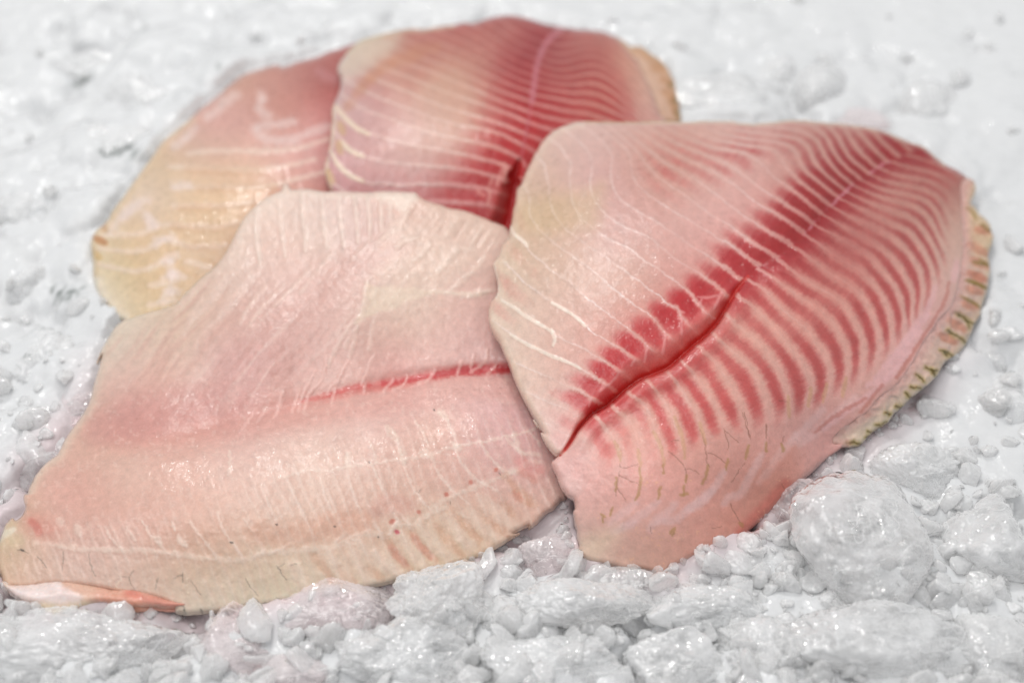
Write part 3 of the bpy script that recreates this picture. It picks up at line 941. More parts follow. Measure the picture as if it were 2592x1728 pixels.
_d, _s, *_ = seg_dist(*pts("t6 1400,1300").T, B_slit, full=True); B_side = float(_s[0])
def B_height(x, y):
    h = F_BH(x, y)
    d, sd, t, _, _ = seg_dist(x, y, B_slit, full=True)
    left = sd*B_side > 0
    wl = np.interp(t, [0, .3, 1], [10, 45, 60])
    k = np.where(left, 1-np.clip(d/wl, 0, 1), 1-np.clip(d/14, 0, 1))
    return h-np.interp(t, [0, .25, 1], [1, 4, 4.5])*(k*k*(3-2*k))
def B_paint(x, y, dd):
    p = Paint(x, y, F_Bbase(x, y))
    dm, sd, t, _, _ = seg_dist(x, y, B_mid, full=True)
    left = sd*B_side > 0
    fl, sl, dl = septa(F_BL, x, y, .05, 13); fr, sr, dr = septa(F_BR, x, y, .05, 15)
    s, d_ = np.where(left, sl, sr), np.where(left, dl, dr)
    red = np.clip(F_Bred(x, y)+n2(x, y, 40, 9, 3)*.08, 0, 1)
    tail = sstep(380, 120, y)
    c = np.stack([176-30*tail, 42-2*tail, 44-2*tail], -1)
    prof = sstep(.08, .27, s)*(1-.75*sstep(330, 130, y)*left)+.75*sstep(330, 130, y)*left
    prof = np.where(left, prof, np.maximum(prof, .35*sstep(60, 10, dm)))
    p.c += (c-p.c)*(red*prof)[:, None]
    st = np.clip(.75-.5*sstep(330, 120, y)-.15*~left, 0, 1)
    line = np.exp(-(d_/2.9)**2)*st*(.8+.4*n2(x, y, 60, 8, 2))
    lc = np.where((red > .3)[:, None], np.array([214, 150, 148]), np.array([224, 196, 184]))
    p.c += (lc-p.c)*np.clip(line, 0, 1)[:, None]
    p.up += .12*np.exp(-(d_/5)**2)*st
    p.stroke("t6 2080,250 1990,330 1930,430 1890,560 1870,700 1850,830", (188, 112, 122), 3.5, 7, .75, wob=2, taper=False)
    p.stroke("t6 1850,830 1830,950 1810,1060 1790,1170 1760,1300", (186, 96, 104), 1.6, 4, .6, wob=2)
    d, s2, tt, _, _ = seg_dist(x, y, B_slit, full=True)
    l2 = s2*B_side > 0
    m = np.where(l2, 1-sstep(7, 26, d), 1-sstep(4, 12, d))*(tt > .001)
    p.mix(m*.95, (176, 34, 24)); p.gloss += m*.5
    wall = np.where(l2, (1-sstep(40, 75, d))*sstep(10, 26, d), 0)*(tt > .2)
    p.mix(wall*.6, (196, 100, 92))
    p.strokes("""t6 1620,1360 1590,1440 1560,1530
t6 1640,1390 1620,1460
t6 1530,1460 1500,1530
t1 110,740 130,800 110,870
t1 200,540 260,560 250,700
t1 30,760 80,800""", (216, 150, 138), width=2.5, soft=5, a=.7)
    # yellowish fat rim and brown spots at the left end
    p.strokes("""t6 230,880 300,970 400,1060 500,1110
t6 280,1170 340,1240 450,1290
t6 200,1270 240,1350 330,1440 450,1500
t6 160,1310 150,1400 190,1560
t6 210,900 200,1080 180,1250""", (222, 202, 176), width=4, soft=6, a=.75, up=.2)
    p.area("t6 260,520 340,430 430,350 600,300 760,300 700,420 560,500 420,600 290,650", (200, 178, 160), 40, .7)
    p.strokes("""t6 400,780 440,740
t6 450,700 520,660
t6 510,640 580,600
t6 610,560 680,530
t6 720,500 900,470
t6 860,430 1050,390
t6 320,880 340,860""", (190, 128, 96), width=6, soft=18, a=.4, wob=6)
    p.strokes("t6 260,1020 290,1100\nt6 250,1180 270,1260\nt6 170,1420 200,1500", (196, 160, 112), width=5, soft=9, a=.6)
    p.mix((1-sstep(3, 14, dd))*.6*(y < 140)*(x < 1150), (204, 182, 138))
    p.c *= (1+.03*n2(x, y, 18, 21, 3))[:, None]
    p.gloss += sstep(.1, .4, n2(x, y, 70, 35, 3))*.4
    return p
fil = thing('fish_fillet', 'red striped raw fillet at the back of the pile, partly covered by the largest fillet', 'fish fillet', 'raw fish fillets on ice')
piece('flesh', B_body, B_height, B_paint, M_flesh, fil, step=3.0, edge=(2.4, 17), rough=.25)
def Bfin_paint(x, y, dd):
    p = Paint(x, y, np.array([206, 166, 142])+n2(x, y, 40, 4, 2)[:, None]*np.array([8, 8, 10]))
    p.strokes("""t7 1330,400 1400,430 1450,490
t7 1480,560 1560,590
t7 1560,660 1640,690
t7 1580,760 1670,800
t7 1620,830 1690,870
t7 1660,900 1700,960
t7 1500,500 1560,540""", (180, 128, 84), width=5, soft=13, a=.55, wob=5)
    p.strokes("t7 1670,920 1695,965\nt7 1650,830 1690,850\nt7 1620,700 1650,720", (132, 100, 48), width=3, soft=8, a=.7)
    p.mix((1-sstep(3, 12, dd))*.5, (190, 150, 96))
    p.up += .25*n2(x, y, 16, 41, 2)
    return p
piece('fin_edge', B_fin, lambda x, y: F_BH(x, y)-1.2, Bfin_paint, M_fin, fil, step=3.2, edge=(1.2, 12), ragged=3.5, thick=(.8, 2.0))

# ================= left back fillet, smooth side up
A_body = pts("""c5 2310,85 2230,110 2150,140 2050,170 1990,200 1900,225 1800,250 1690,290 1640,272 1560,290 1450,320 1330,370 1230,450 1130,540 1000,640 880,750 770,840 680,920 610,1020 530,1130 450,1240 380,1340 310,1430 255,1510
 c3 320,320 260,390 225,415 200,440 170,490 160,560 172,640 180,760 190,880 230,980 280,1060 350,1130 420,1180 560,1230 900,1200
 P 700,800 900,640 960,480 960,300 960,180 930,110""")
A_H = """V 210,560 = 6.5
V 250,680 = 5
V 330,740 = 6
V 420,310 = 6
V 560,170 = 5.5
V 700,130 = 5
V 820,95 = 7.5
V 300,540 = 13
V 450,400 = 16
V 600,300 = 16
V 750,200 = 13
V 700,420 = 16
V 450,600 = 13
V 800,400 = 12
V 500,750 = 5
V 880,250 = 9
V 700,600 = 10"""
boxA = bbox(A_body)
F_AH = field(A_H, boxA, 16, .01)
F_Abase = colfield("""c5 2200,150 = 168 84 76
c5 2100,300 = 160 82 80
c5 2050,500 = 164 74 68
c5 1750,450 = 180 116 106
c5 1700,650 = 184 118 104
c5 1500,400 = 188 130 118
c5 1350,420 = 190 140 120
c5 1300,650 = 200 146 136
c5 1100,750 = 204 150 140
c5 1900,700 = 196 128 122
c5 1500,950 = 208 158 146
c5 1900,1000 = 208 150 144
c5 900,900 = 200 160 142
c5 700,1100 = 206 176 140
c5 1000,1200 = 212 178 146
c5 1400,1200 = 212 172 142
c5 1800,1150 = 208 148 138
c5 1000,1370 = 214 180 142
c5 1500,1300 = 212 168 136
c5 600,1350 = 210 184 160
c5 1750,1350 = 202 144 128
c3 700,150 = 206 182 158
c3 1100,330 = 213 180 142
c3 500,520 = 211 180 142
c3 1150,600 = 204 170 134
c3 400,680 = 210 186 144
c3 400,850 = 208 188 148
c3 300,1000 = 216 202 178
c3 600,950 = 210 182 142
c3 1000,780 = 208 172 132
c3 700,1080 = 210 184 140""", boxA)
def A_paint(x, y, dd):
    p = Paint(x, y, F_Abase(x, y))
    p.strokes("""c5 900,1010 1100,988 1300,985 1500,988 1700,980 1850,955 2060,890
c5 750,1120 900,1122 1100,1132 1300,1137 1500,1140 1700,1112 1950,1060
c5 780,1290 1000,1285 1200,1280 1400,1285 1600,1268 1800,1220 2050,1160
c3 840,232 1000,232 1150,230 1300,225 1500,205
c3 640,420 720,400 850,385 1000,400 1200,402 1380,372
c3 250,475 450,470 600,450 700,415
c3 235,585 400,605 550,605 680,560 780,505 900,540 1000,565 1280,560
c3 220,715 350,740 500,770 620,752 760,690 850,680
c3 950,680 1050,715 1160,745
c3 650,890 760,865
c3 640,1050 760,1030 880,1010""", (226, 204, 188), width=2, soft=10, a=.6, wob=4, up=.25)
    p.strokes("""c5 1000,1300 1200,1296 1400,1300 1600,1285
c5 900,1140 1200,1150 1500,1155
c3 900,250 1200,248 1480,228
c3 850,405 1100,420 1360,392
c3 950,575 1250,578""", (196, 150, 110), width=5, soft=14, a=.35, wob=3)
    # ragged whitish streaks
    p.strokes("""c3 330,440 450,290 530,210 640,180
c3 430,330 560,240
c3 640,330 660,400
c3 690,540 760,500 840,495
c3 620,300 700,380
c3 770,690 860,640
c3 820,700 830,800 830,900 800,970 740,1010
c3 830,800 920,820
c3 770,830 880,780
c3 790,940 880,950
c5 1300,520 1150,640 1060,720
c5 880,880 780,950
c5 960,800 880,880
c5 1450,800 1560,770 1680,765 1780,740
c5 1480,830 1560,890 1700,905 1860,860
c5 1900,830 2060,790
c5 1500,580 1490,640 1560,690
c5 780,1275 900,1270
c5 1500,520 1520,560""", (224, 206, 202), width=4, soft=15, a=.5, wob=9, up=.2)
    p.mix((1-sstep(4, 24, dd))*.5*(y > 300), (216, 186, 138))
    p.mix((1-sstep(6, 34, dd))*.8*(y > 700)*(x < 330), (228, 218, 200))
    p.stroke("c3 200,500 240,520 280,540", (178, 118, 70), 5, 9, .8)
    p.stroke("c3 180,620 240,660", (200, 166, 104), 5, 9, .7)
    p.stroke("c3 260,400 280,430", (196, 150, 110), 4, 9, .7)
    p.stroke("c5 1980,330 2060,380 2130,390", (178, 110, 112), 6, 14, .6)
    p.c += (np.array([216, 186, 168])-p.c)*.16
    p.c *= (1+.03*n2(x, y, 30, 21, 3))[:, None]
    p.gloss += .3
    return p
fil = thing('fish_fillet', 'yellowish peach raw fillet at the back left, lying underneath two others', 'fish fillet', 'raw fish fillets on ice')
piece('flesh', A_body, lambda x, y: F_AH(x, y), A_paint, M_back, fil, step=3.2, edge=(2.4, 18), rough=.3)

# ================= front fillet, pale
C_body = pts("""c1 0,800 20,740 50,670 100,622 132,642 180,600 210,540 195,480 200,430 225,420 240,370 280,290 340,210 400,150 470,100 500,50 Q3 310,430 400,300 430,200 470,60
 c3 200,1560 240,1440 310,1310 400,1200 520,1150 640,1110 760,1080 870,1040 920,975 980,915 1080,820 1180,740 1260,640 1320,540 1380,420 1440,320 1530,230 1640,150 1735,112 1752,62 1765,45 1800,62 1832,98 1950,92 2110,115
 c4 700,110 900,120 1050,110 1300,122 1330,140 1390,180 1500,215 1600,250 1700,265 1830,310 1950,360 2050,400 2100,445
 P 1340,640 1400,760 1450,900 1490,1050 1460,1180 t5 440,740 400,765 340,830 310,850 260,885 222,925 190,960 130,1000 70,1030 0,1040
 c2 2250,1010 2200,1060 2080,1130 1900,1240 1700,1320 1500,1380 1400,1400 1250,1445 1050,1495 880,1530 680,1560
 c1 2250,1340 2100,1357 1900,1385 1700,1405 1540,1415 1450,1400 1440,1360 1380,1320 1200,1270 1000,1240 800,1200 640,1180 400,1170 200,1200 60,1190 10,1120 -30,1000 -25,880""")
C_flap = pts("""c1 20,1130 60,1160 130,1172 250,1165 400,1140 540,1128 700,1148 850,1180 950,1205 1050,1185 1150,1200 1250,1240 1400,1295 1545,1328 1530,1345 1400,1355 1260,1350 1100,1362 1000,1350 900,1330 820,1325 720,1365 640,1402 540,1440 450,1480 400,1480 362,1430 300,1380 220,1330 130,1270 60,1215 20,1170""")
C_H = """V 20,1220 = 10
V -10,1300 = 7
V 150,1370 = 6
V 410,1385 = 5
V 640,1385 = 4.5
V 900,1330 = 5.5
V 1100,1265 = 6
V 1240,1190 = 7
V 60,1130 = 11
V 130,1030 = 8
V 220,870 = 8
V 270,740 = 12
V 350,660 = 18
V 480,550 = 23
V 600,450 = 25
V 800,440 = 27
V 950,445 = 27
V 1100,490 = 25
V 1180,530 = 23
V 300,930 = 14
V 500,960 = 15.5
V 700,925 = 15.5
V 900,880 = 15.5
V 1100,850 = 15
V 350,1070 = 19
V 600,1050 = 21.5
V 850,990 = 22
V 1100,950 = 19
V 1200,980 = 16
V 250,1200 = 16
V 500,1200 = 18
V 800,1150 = 18
V 1000,1120 = 16.5
V 1200,1080 = 13
V 600,800 = 22
V 500,700 = 22
V 800,750 = 23
V 700,600 = 25
V 900,600 = 27
V 1050,650 = 24
V 1100,750 = 19
V 1300,700 = 14
V 1350,900 = 12
V 1300,1100 = 10"""
boxC = bbox(C_body)
F_CH = field(C_H, boxC, 16, .01)
F_Cbase = colfield("""c3 1650,300 = 217 190 174
c3 1650,500 = 217 180 164
c3 1400,700 = 213 186 172
c3 1200,1000 = 208 176 158
c3 900,1150 = 206 176 152
c3 600,1300 = 208 186 166
c3 400,1450 = 208 190 172
c3 1400,1200 = 206 160 148
c3 1800,1100 = 202 152 142
c3 2100,900 = 206 158 148
c3 1200,1500 = 202 150 144
c4 300,300 = 215 186 172
c4 800,350 = 207 172 164
c4 600,550 = 214 186 172
c4 1100,250 = 212 172 156
c4 1500,400 = 217 184 166
c4 1900,500 = 216 182 164
c4 800,750 = 206 160 150
c4 1100,650 = 208 164 154
c4 500,1100 = 206 158 148
c4 1600,750 = 216 182 166
c4 1200,950 = 220 194 174
c4 1700,1050 = 217 170 158
c4 1300,1250 = 217 178 162
c4 900,1400 = 212 168 156
c4 1900,1300 = 219 172 166
Q3 700,150 = 209 164 148
Q3 900,100 = 216 182 166
Q3 600,250 = 204 148 138
Q3 900,300 = 202 142 134
Q3 1300,250 = 205 148 138
Q3 500,450 = 206 158 140
Q3 350,400 = 206 166 148
Q3 900,430 = 212 160 146
Q3 1500,150 = 216 168 158
Q3 1800,120 = 215 150 142
Q3 1900,230 = 218 166 160
Q3 1300,420 = 218 178 166
Q3 1700,350 = 220 178 168
Q3 2200,250 = 218 170 166
Q3 600,600 = 216 178 162
Q3 1000,600 = 220 182 168
Q3 1400,560 = 222 188 172
Q3 2000,400 = 218 174 158
Q3 250,700 = 211 160 146
Q3 400,750 = 212 160 144
Q3 700,820 = 212 160 142
Q3 1000,850 = 214 168 146
Q3 1300,750 = 224 188 170
Q3 1600,800 = 220 178 158
Q3 1500,680 = 222 188 170
Q3 2000,650 = 218 174 158
Q3 2250,550 = 216 168 160
Q3 300,1000 = 210 174 158
Q3 600,1000 = 214 178 160
Q3 900,1050 = 216 186 160
Q3 1300,1050 = 218 196 168
Q3 1600,1000 = 220 190 166
Q3 2000,800 = 218 186 162
Q3 2200,850 = 216 180 154
Q3 1000,1180 = 214 196 174
Q3 1500,1120 = 216 196 172
Q3 50,950 = 200 172 142
Q3 80,1060 = 208 172 148""", boxC)
def C_height(x, y):
    h = F_CH(x, y)
    m, sd, t, _, _ = seg_dist(x, y, smooth_line(pts("V 1250,842 1170,848 1100,850 960,865 820,890 700,920 600,948 480,985 330,1010 220,1010"), 4), full=True)
    h = h-1.6*np.exp(-(m/20)**2)*np.interp(t, [0, .3, .7, 1], [1.2, 1, .5, 0])
    # lower half swells up behind a low step
    m2, sd2, t2, _, _ = seg_dist(x, y, smooth_line(pts("Q3 250,640 420,560 600,545 800,530 1000,490 1100,470 1250,400 1500,300 1800,240"), 4), full=True)
    h = h+1.0*sstep(-14, 14, m2*np.sign(sd2)*C_step)*np.exp(-(m2/120)**2)*np.interp(t2, [0, .15, .7, 1], [0, 1, .6, 0])
    return h
_d, _s, *_ = seg_dist(*pts("Q3 900,650").T, smooth_line(pts("Q3 250,640 420,560 600,545 800,530 1000,490 1100,470 1250,400 1500,300 1800,240"), 4), full=True); C_step = float(_s[0])
def C_paint(x, y, dd):
    p = Paint(x, y, F_Cbase(x, y))
    # upper left: fibres running down to the left
    box = (x < 1050) & (y < 1010)
    u = (x*.77+y*.64)                                     # across the fibres
    v = (-x*.64+y*.77)
    bend = n2(x, y, 160, 51, 2)*26
    fib = fbm(np.stack([(u+bend)/17, v/230, np.zeros_like(x)], -1), 60, 3)
    m = inside(x, y, smooth_line(pts("c3 240,1440 600,1150 1250,720 1700,760 c4 600,640 1000,420 1100,560 900,900 800,1300 500,1567 V 560,960 230,960"), 4, True))
    dmk = seg_dist(x, y, smooth_line(pts("c3 240,1440 600,1150 1250,720 1700,760 c4 600,640 1000,420 1100,560 900,900 800,1300 500,1567 V 560,960 230,960"), 4, True), True)
    mk = np.where(m, sstep(0, 30, dmk), 0)
    p.mix(mk*sstep(.05, .5, fib)*.55, (222, 192, 180)); p.mix(mk*sstep(.1, .5, -fib)*.4, (192, 138, 126))
    p.up += mk*fib*.22
    p.strokes("""c3 1280,800 1180,940 1080,1070 980,1200
c3 1500,780 1400,880 1300,1020 1220,1150
c3 1600,900 1480,1050 1400,1200
c3 920,980 900,1040
c3 1080,1000 1000,1130 930,1290
c3 1760,880 1600,1050 1480,1220
c4 1230,300 1130,380 1050,480 1000,560
c4 940,510 850,600 780,680
c4 930,880 880,1020 820,1160 740,1280
c4 880,1180 800,1280 730,1400
c4 760,1230 640,1440 590,1560
c4 840,1230 790,1400 770,1480
c4 980,1160 950,1300 930,1420
c4 600,640 480,800 350,960
c4 450,740 300,900 150,1050""", (224, 196, 182), width=2.0, soft=8, a=.45, wob=4, up=.25)
    # band of upright pale septa along the top edge
    p.strokes("""c4 10,190 0,350 5,520 30,730
c4 190,140 188,250 195,370 215,500 240,650
c4 372,120 375,250 388,360 405,470 400,600
c4 540,130 543,250 550,350 560,460 580,580
c4 680,150 682,250 692,350 705,460 715,560
c4 805,150 818,250 828,350 835,450 838,530
c4 905,150 925,250 932,350 938,470
c4 1020,190 1028,300 1030,430
c4 1105,200 1110,330
c3 1530,250 1525,400 1540,560 1565,700""", (230, 210, 196), width=2.6, soft=7, a=.6, wob=3, up=.3)
    p.mix((1-sstep(8, 26, dd))*.6*(y < 640)*(x > 600)*(x < 1060), (230, 214, 198))
    p.area("c4 1000,125 1300,125 1310,150 1220,290 1150,240 1040,200", (232, 218, 202), 16, .7)
    # wrinkled edge to the right of it
    k = inside(x, y, pts("c4 1250,140 2100,440 1950,640 1600,560 1250,420 1100,380")) 
    w_ = fbm(np.stack([(x*.83+y*.55)/11, (-x*.55+y*.83)/120, np.zeros_like(x)], -1), 90, 3)
    ke = np.where(k, sstep(0, 30, seg_dist(x, y, pts("c4 1250,140 2100,440 1950,640 1600,560 1250,420 1100,380"), True)), 0)
    p.mix(ke*sstep(.05, .5, w_)*.5, (228, 204, 186)); p.mix(ke*sstep(.1, .5, -w_)*.35, (204, 158, 140)); p.up += ke*w_*.4
    # cream membrane
    p.area("c4 905,870 960,890 1200,900 1450,930 1700,950 1900,960 1800,985 1500,965 1300,1010 1180,1060 1050,1100 900,1160 820,1190 880,1040", (226, 204, 180), 14, .9)
    p.area("c4 1130,380 1260,330 1450,480 1650,560 1850,640 1500,900 1100,880 950,800 1150,620 1300,560 1150,560 1000,600", (224, 198, 178), 70, .5)
    p.strokes("""c4 905,865 895,950 900,1040 860,1150
c4 1890,650 1810,750 1700,850 1620,920
c4 1660,590 1590,680 1500,780
c4 1430,540 1380,620 1290,690
c4 1450,935 1600,955 1750,975 1920,930
c4 1750,990 1820,940 1960,930
c4 1640,600 1800,590
c4 1150,580 1230,520 1330,500
c4 1250,290 1180,400 1050,500""", (228, 206, 190), width=2.4, soft=9, a=.5, wob=5, up=.35)
    # bloodline
    p.stroke("V 1260,905 1100,880 900,905 700,945 560,965 400,990 280,1000", (206, 140, 128), 14, 55, .45)
    p.stroke("V 560,905 420,935 300,965 230,985", (196, 134, 128), 26, 60, .5)
    p.stroke("V 1260,835 1170,842 1100,846 1030,853 960,868 900,880 820,893 760,908 700,922 640,938 600,948", (198, 92, 86), 4, 18, .7*sstep(620, 1050, x), wob=5, taper=False)
    p.stroke("V 1260,843 1170,848 1110,850 1050,854 1000,862", (190, 56, 60), 5, 12, .8, wob=6)
    p.stroke("V 1000,862 930,874 880,882", (194, 66, 68), 3.2, 9, .8, wob=5)
    p.stroke("V 850,885 800,892 760,905 690,922", (198, 84, 78), 2, 8, .7, wob=4)
    p.strokes("""V 1120,800 1115,830 1080,856
V 1090,815 1080,845
V 1060,830 1050,860
V 1140,840 1120,858
V 1000,850 985,870 960,880
V 935,862 925,885 900,895
V 905,870 880,900
V 840,880 835,902
V 750,820 740,870 710,905 700,940
V 790,850 770,890 760,930
V 690,900 670,945
V 650,920 630,960
V 610,940 590,970
Q3 1600,90 1530,200 1500,240
Q3 1720,60 1660,200
Q3 1450,130 1390,250 1370,320
Q3 1300,230 1270,330
Q3 1160,330 1100,420""", (226, 176, 166), width=1.8, soft=4.5, a=.7, wob=3, up=.2)
    # fine shallow lattice of septa on the lower half
    p.strokes("""c2 2345,190 2240,230 2150,255 2060,275 1950,300 1850,320 1750,340 1650,355 1560,380 1480,410 1380,440 1240,460 1150,470 1050,490 930,500 800,520 700,530 600,550 500,555 400,560 300,590 200,620
c2 2240,230 2300,280 2340,350
c2 260,640 320,780 400,950 460,1060 475,1130
c2 510,600 560,750 620,900 670,980 720,1080 640,1140
c2 740,400 745,540 770,650 820,800 880,920 940,1050
c2 940,500 1000,620 1080,800 1130,920 1160,980 1090,1090
c2 930,320 970,400 1000,480
c2 1100,230 1150,260 1180,380 1200,430
c2 1210,480 1250,600 1320,740 1400,840 1440,880
c2 1310,150 1370,230 1420,360
c2 1440,440 1500,560 1590,690 1660,760 1750,830
c2 1510,80 1580,150 1640,290
c2 1640,370 1700,500 1800,620 1900,680 1980,720
c2 1850,330 1920,430 2010,530
c2 2060,275 2150,380 2220,420
c2 40,680 120,880 200,1040 260,1150 220,1200 130,1230
c2 1170,890 1230,970 1290,1050
c2 960,980 1040,1080
c2 740,1060 800,1140
c1 2020,630 2080,720 2150,820 2190,890
c1 1800,580 1830,680 1900,800 1980,900 2010,960
c1 1580,660 1650,760 1720,850 1790,950
c1 1420,660 1450,720
c1 1470,760 1500,830 1540,860
c1 1180,650 1260,780 1330,850 1400,910
c1 1040,700 1110,800
c1 870,700 920,790 1010,890
c1 1890,60 1900,180 1880,270""", (232, 208, 194), width=1.7, soft=4.5, a=.55, wob=5, up=.14)
    p.strokes("""c2 760,420 740,500 760,540
c2 1190,400 1220,480
c2 1620,330 1680,370
c2 1360,400 1450,440
c2 1080,200 1150,290
c2 1510,70 1560,120
c1 1480,800 1530,850
c1 1280,790 1330,830
c1 640,690 660,750
c1 480,640 500,680""", (230, 206, 190), width=5, soft=9, a=.55, wob=6, up=.2)
    p.strokes("""c1 280,815 500,850 700,880 1000,892 1200,895 1400,920 1600,940 1700,955 1900,970 2050,960 2180,895
c2 0,1255 130,1235 250,1225 450,1200 600,1195 700,1160 850,1090 980,1080 1080,1105 1150,1000 1290,1010 1400,930 1520,870 1620,900 1750,950
c2 1440,870 1640,760 1800,700 2000,620 2150,560 2340,600
c2 2010,530 2100,560 2250,500 2340,480
c2 2130,260 2180,400 2330,430""", (230, 210, 194), width=2.2, soft=9, a=.45, wob=7, up=.2)
    # puckered rim: alternate amber furrows and pale ridges
    fur = """c2 1080,1120 1130,1200 1180,1290 1270,1380
c2 1280,1060 1340,1150 1400,1230 1480,1300
c2 920,1360 960,1400 1040,1460
c2 690,1380 740,1430 810,1490
c2 1500,1020 1560,1110 1620,1190 1700,1260
c2 1600,890 1680,960 1740,1040 1850,1130
c2 1900,970 1960,1020 2060,1080
c2 2050,840 2120,920
c2 2130,740 2200,800 2250,840
c2 2050,600 2150,700 2300,840
c2 480,1260 560,1380 620,1460"""
    p.strokes(fur, (206, 152, 120), width=4, soft=13, a=.42, wob=5, up=-.3)
    p.strokes("c2 1290,1090 1350,1180 1440,1270\nc2 1110,1190 1170,1270 1230,1330\nc2 2130,750 2190,790\nc2 2180,560 2300,640", (206, 126, 108), width=4, soft=11, a=.42, wob=5)
    p.strokes("""c2 850,1150 950,1260 1040,1340 1180,1410
c2 1190,1100 1290,1230 1380,1340
c2 1350,1030 1480,1170 1600,1290
c2 1000,1240 1100,1340 1180,1400
c2 780,1190 850,1330 940,1470
c2 1580,940 1680,1080 1780,1190
c2 1750,900 1880,1040 2020,1130
c2 1850,780 2000,920 2160,1040
c2 600,1250 700,1400 780,1500
c2 300,1330 400,1520""", (228, 204, 186), width=8, soft=16, a=.45, wob=5, up=.35)
    p.stroke("c2 0,1060 200,1090 400,1060 600,1010 760,980 880,970", (214, 158, 132), 12, 40, .5)
    p.stroke("c2 1000,880 1100,830 1250,850", (208, 150, 136), 12, 30, .45)
    p.area("c1 200,620 330,600 480,700 450,790 330,800 230,720", (204, 122, 108), 60, .5)
    p.stroke("c1 260,650 300,690 320,740", (192, 92, 80), 3, 14, .5)
    p.area("c1 10,700 110,650 130,740 200,790 180,860 60,860 0,860", (206, 186, 150), 34, .6)
    p.stroke("c1 0,800 30,760 110,720", (224, 216, 196), 5, 9, .7)
    p.strokes("""c2 1975,550 1980,545
c2 1765,655 1770,650
c2 1565,750 1575,755
c2 1335,895 1342,900
c2 1110,985 1130,975""", (198, 112, 94), width=4.5, soft=5, a=.85, wob=2)
    p.stroke("c2 1155,1060 1165,1065", (192, 72, 84), 3.5, 6, .9)
    p.stroke("c2 2340,560 2250,540 2180,480", (214, 130, 124), 8, 22, .5)
    # dark nerve threads and specks
    p.strokes("""c1 145,880 190,890 240,915
c1 310,945 350,980 385,1030
c1 530,890 520,980 515,1060
c1 740,910 745,980 770,1060 790,1100
c1 1105,1055 1070,1110 1080,1160 1110,1210
c1 1010,1105 1065,1105
c1 1310,1110 1280,1210
c1 1440,1120 1480,1095 1510,1090 1520,1070
c1 1505,1090 1515,1150
c1 1580,1140 1620,1200 1660,1260
c2 180,1360 205,1340 225,1325
c2 185,1365 215,1420 250,1460
c1 2290,1020 2320,1060
c1 2030,1120 2080,1200 2130,1260
c1 2290,1280 2330,1310
c2 1600,810 1605,835
c2 2005,570 2020,600
c2 1340,740 1360,710
c2 270,1340 330,1325
c1 1480,1330 1520,1350 1530,1390
c1 1470,1390 1540,1400""", (98, 86, 74), width=.3, soft=1.8, a=.5, wob=3)
    p.strokes("""c1 170,880 200,893
c1 1520,1380 1525,1390
c1 2140,1335 2150,1340
c1 2085,1330 2100,1335
c1 1910,1365 1920,1368
c1 1740,1385 1745,1390
c1 1660,1375 1670,1392
c1 1475,1330 1480,1340
c1 2185,1330 2195,1325
c2 680,1557 690,1555
c2 890,1525 900,1522
c2 1240,1405 1245,1410
c2 1310,1428 1320,1424
c2 1495,1388 1500,1385
c2 1720,1328 1724,1330
c2 1880,1255 1890,1258
c2 930,485 934,490
c2 165,1003 170,1003
c2 640,1015 648,1018
c2 1003,1107 1007,1109
c2 1463,56 1468,58
c1 1905,822 1925,826
c1 2285,675 2292,678""", (58, 56, 50), width=1.3, soft=2.2, a=.8, wob=1.5)
    p.mix((1-sstep(4, 22, dd))*.45*(y > 1440)*(x > 430), (200, 192, 178))
    p.mix((1-sstep(6, 30, dd))*.5*(x < 330)*(y < 1250), (214, 198, 176))
    gm = n2(x, y, 6, 71, 2)*sstep(-.1, .5, n2(x, y, 60, 72, 2))*((y > 1380) & (x < 480))
    p.mix(sstep(.2, .45, gm)*.55, (238, 214, 188)); p.up += .25*np.clip(gm, 0, 1)
    ph = (x*.93-y*.36)/27+n2(x, y, 110, 61, 2)*.55
    rib = np.exp(-((ph-np.round(ph))/.16)**2)*sstep(1120, 1230, y+.27*(x-700))*(.55+.6*n2(x, y, 50, 62, 2))
    p.mix(np.clip(rib, 0, 1)*.30, (232, 210, 198)); p.up += .12*rib
    p.mix(np.exp(-((ph-np.round(ph)-.3)/.2)**2)*sstep(1120, 1230, y+.27*(x-700))*.10, (206, 150, 130))
    sp = n2(x, y, 10, 81, 3)
    p.mix(sstep(.25, .5, sp)*.22*(y > 950), (236, 210, 196))
    k = (.20*sstep(1060, 960, y)+.10)*np.ones_like(x)*sstep(0, 30, seg_dist(x, y, pts('V 1260,843 1170,848 1050,854 900,880 760,908')))
    p.c += (np.array([222, 190, 176])-p.c)*k[:, None]
    p.c *= (.985+.028*n2(x, y, 18, 21, 3))[:, None]
    p.gloss += sstep(.1, .4, n2(x, y, 70, 37, 3))*.35
    return p
fil = thing('fish_fillet', 'pale cream raw fillet at the front left with a thin red line along it', 'fish fillet', 'raw fish fillets on ice')
piece('flesh', C_body, C_height, C_paint, M_flesh, fil, step=2.5, edge=(2.0, 15), rough=.25)
def Cflap_height(x, y):
    # a rolled-over lip: highest a little inside its upper border
    d = seg_dist(x, y, smooth_line(pts("c1 20,1145 130,1185 400,1155 540,1140 850,1195 1050,1200 1250,1250 1545,1332"), 4))
    return 8.5-3.2*sstep(30, 110, d)+.8*np.exp(-((d-26)/16)**2)-sstep(330, 480, x)*1.5
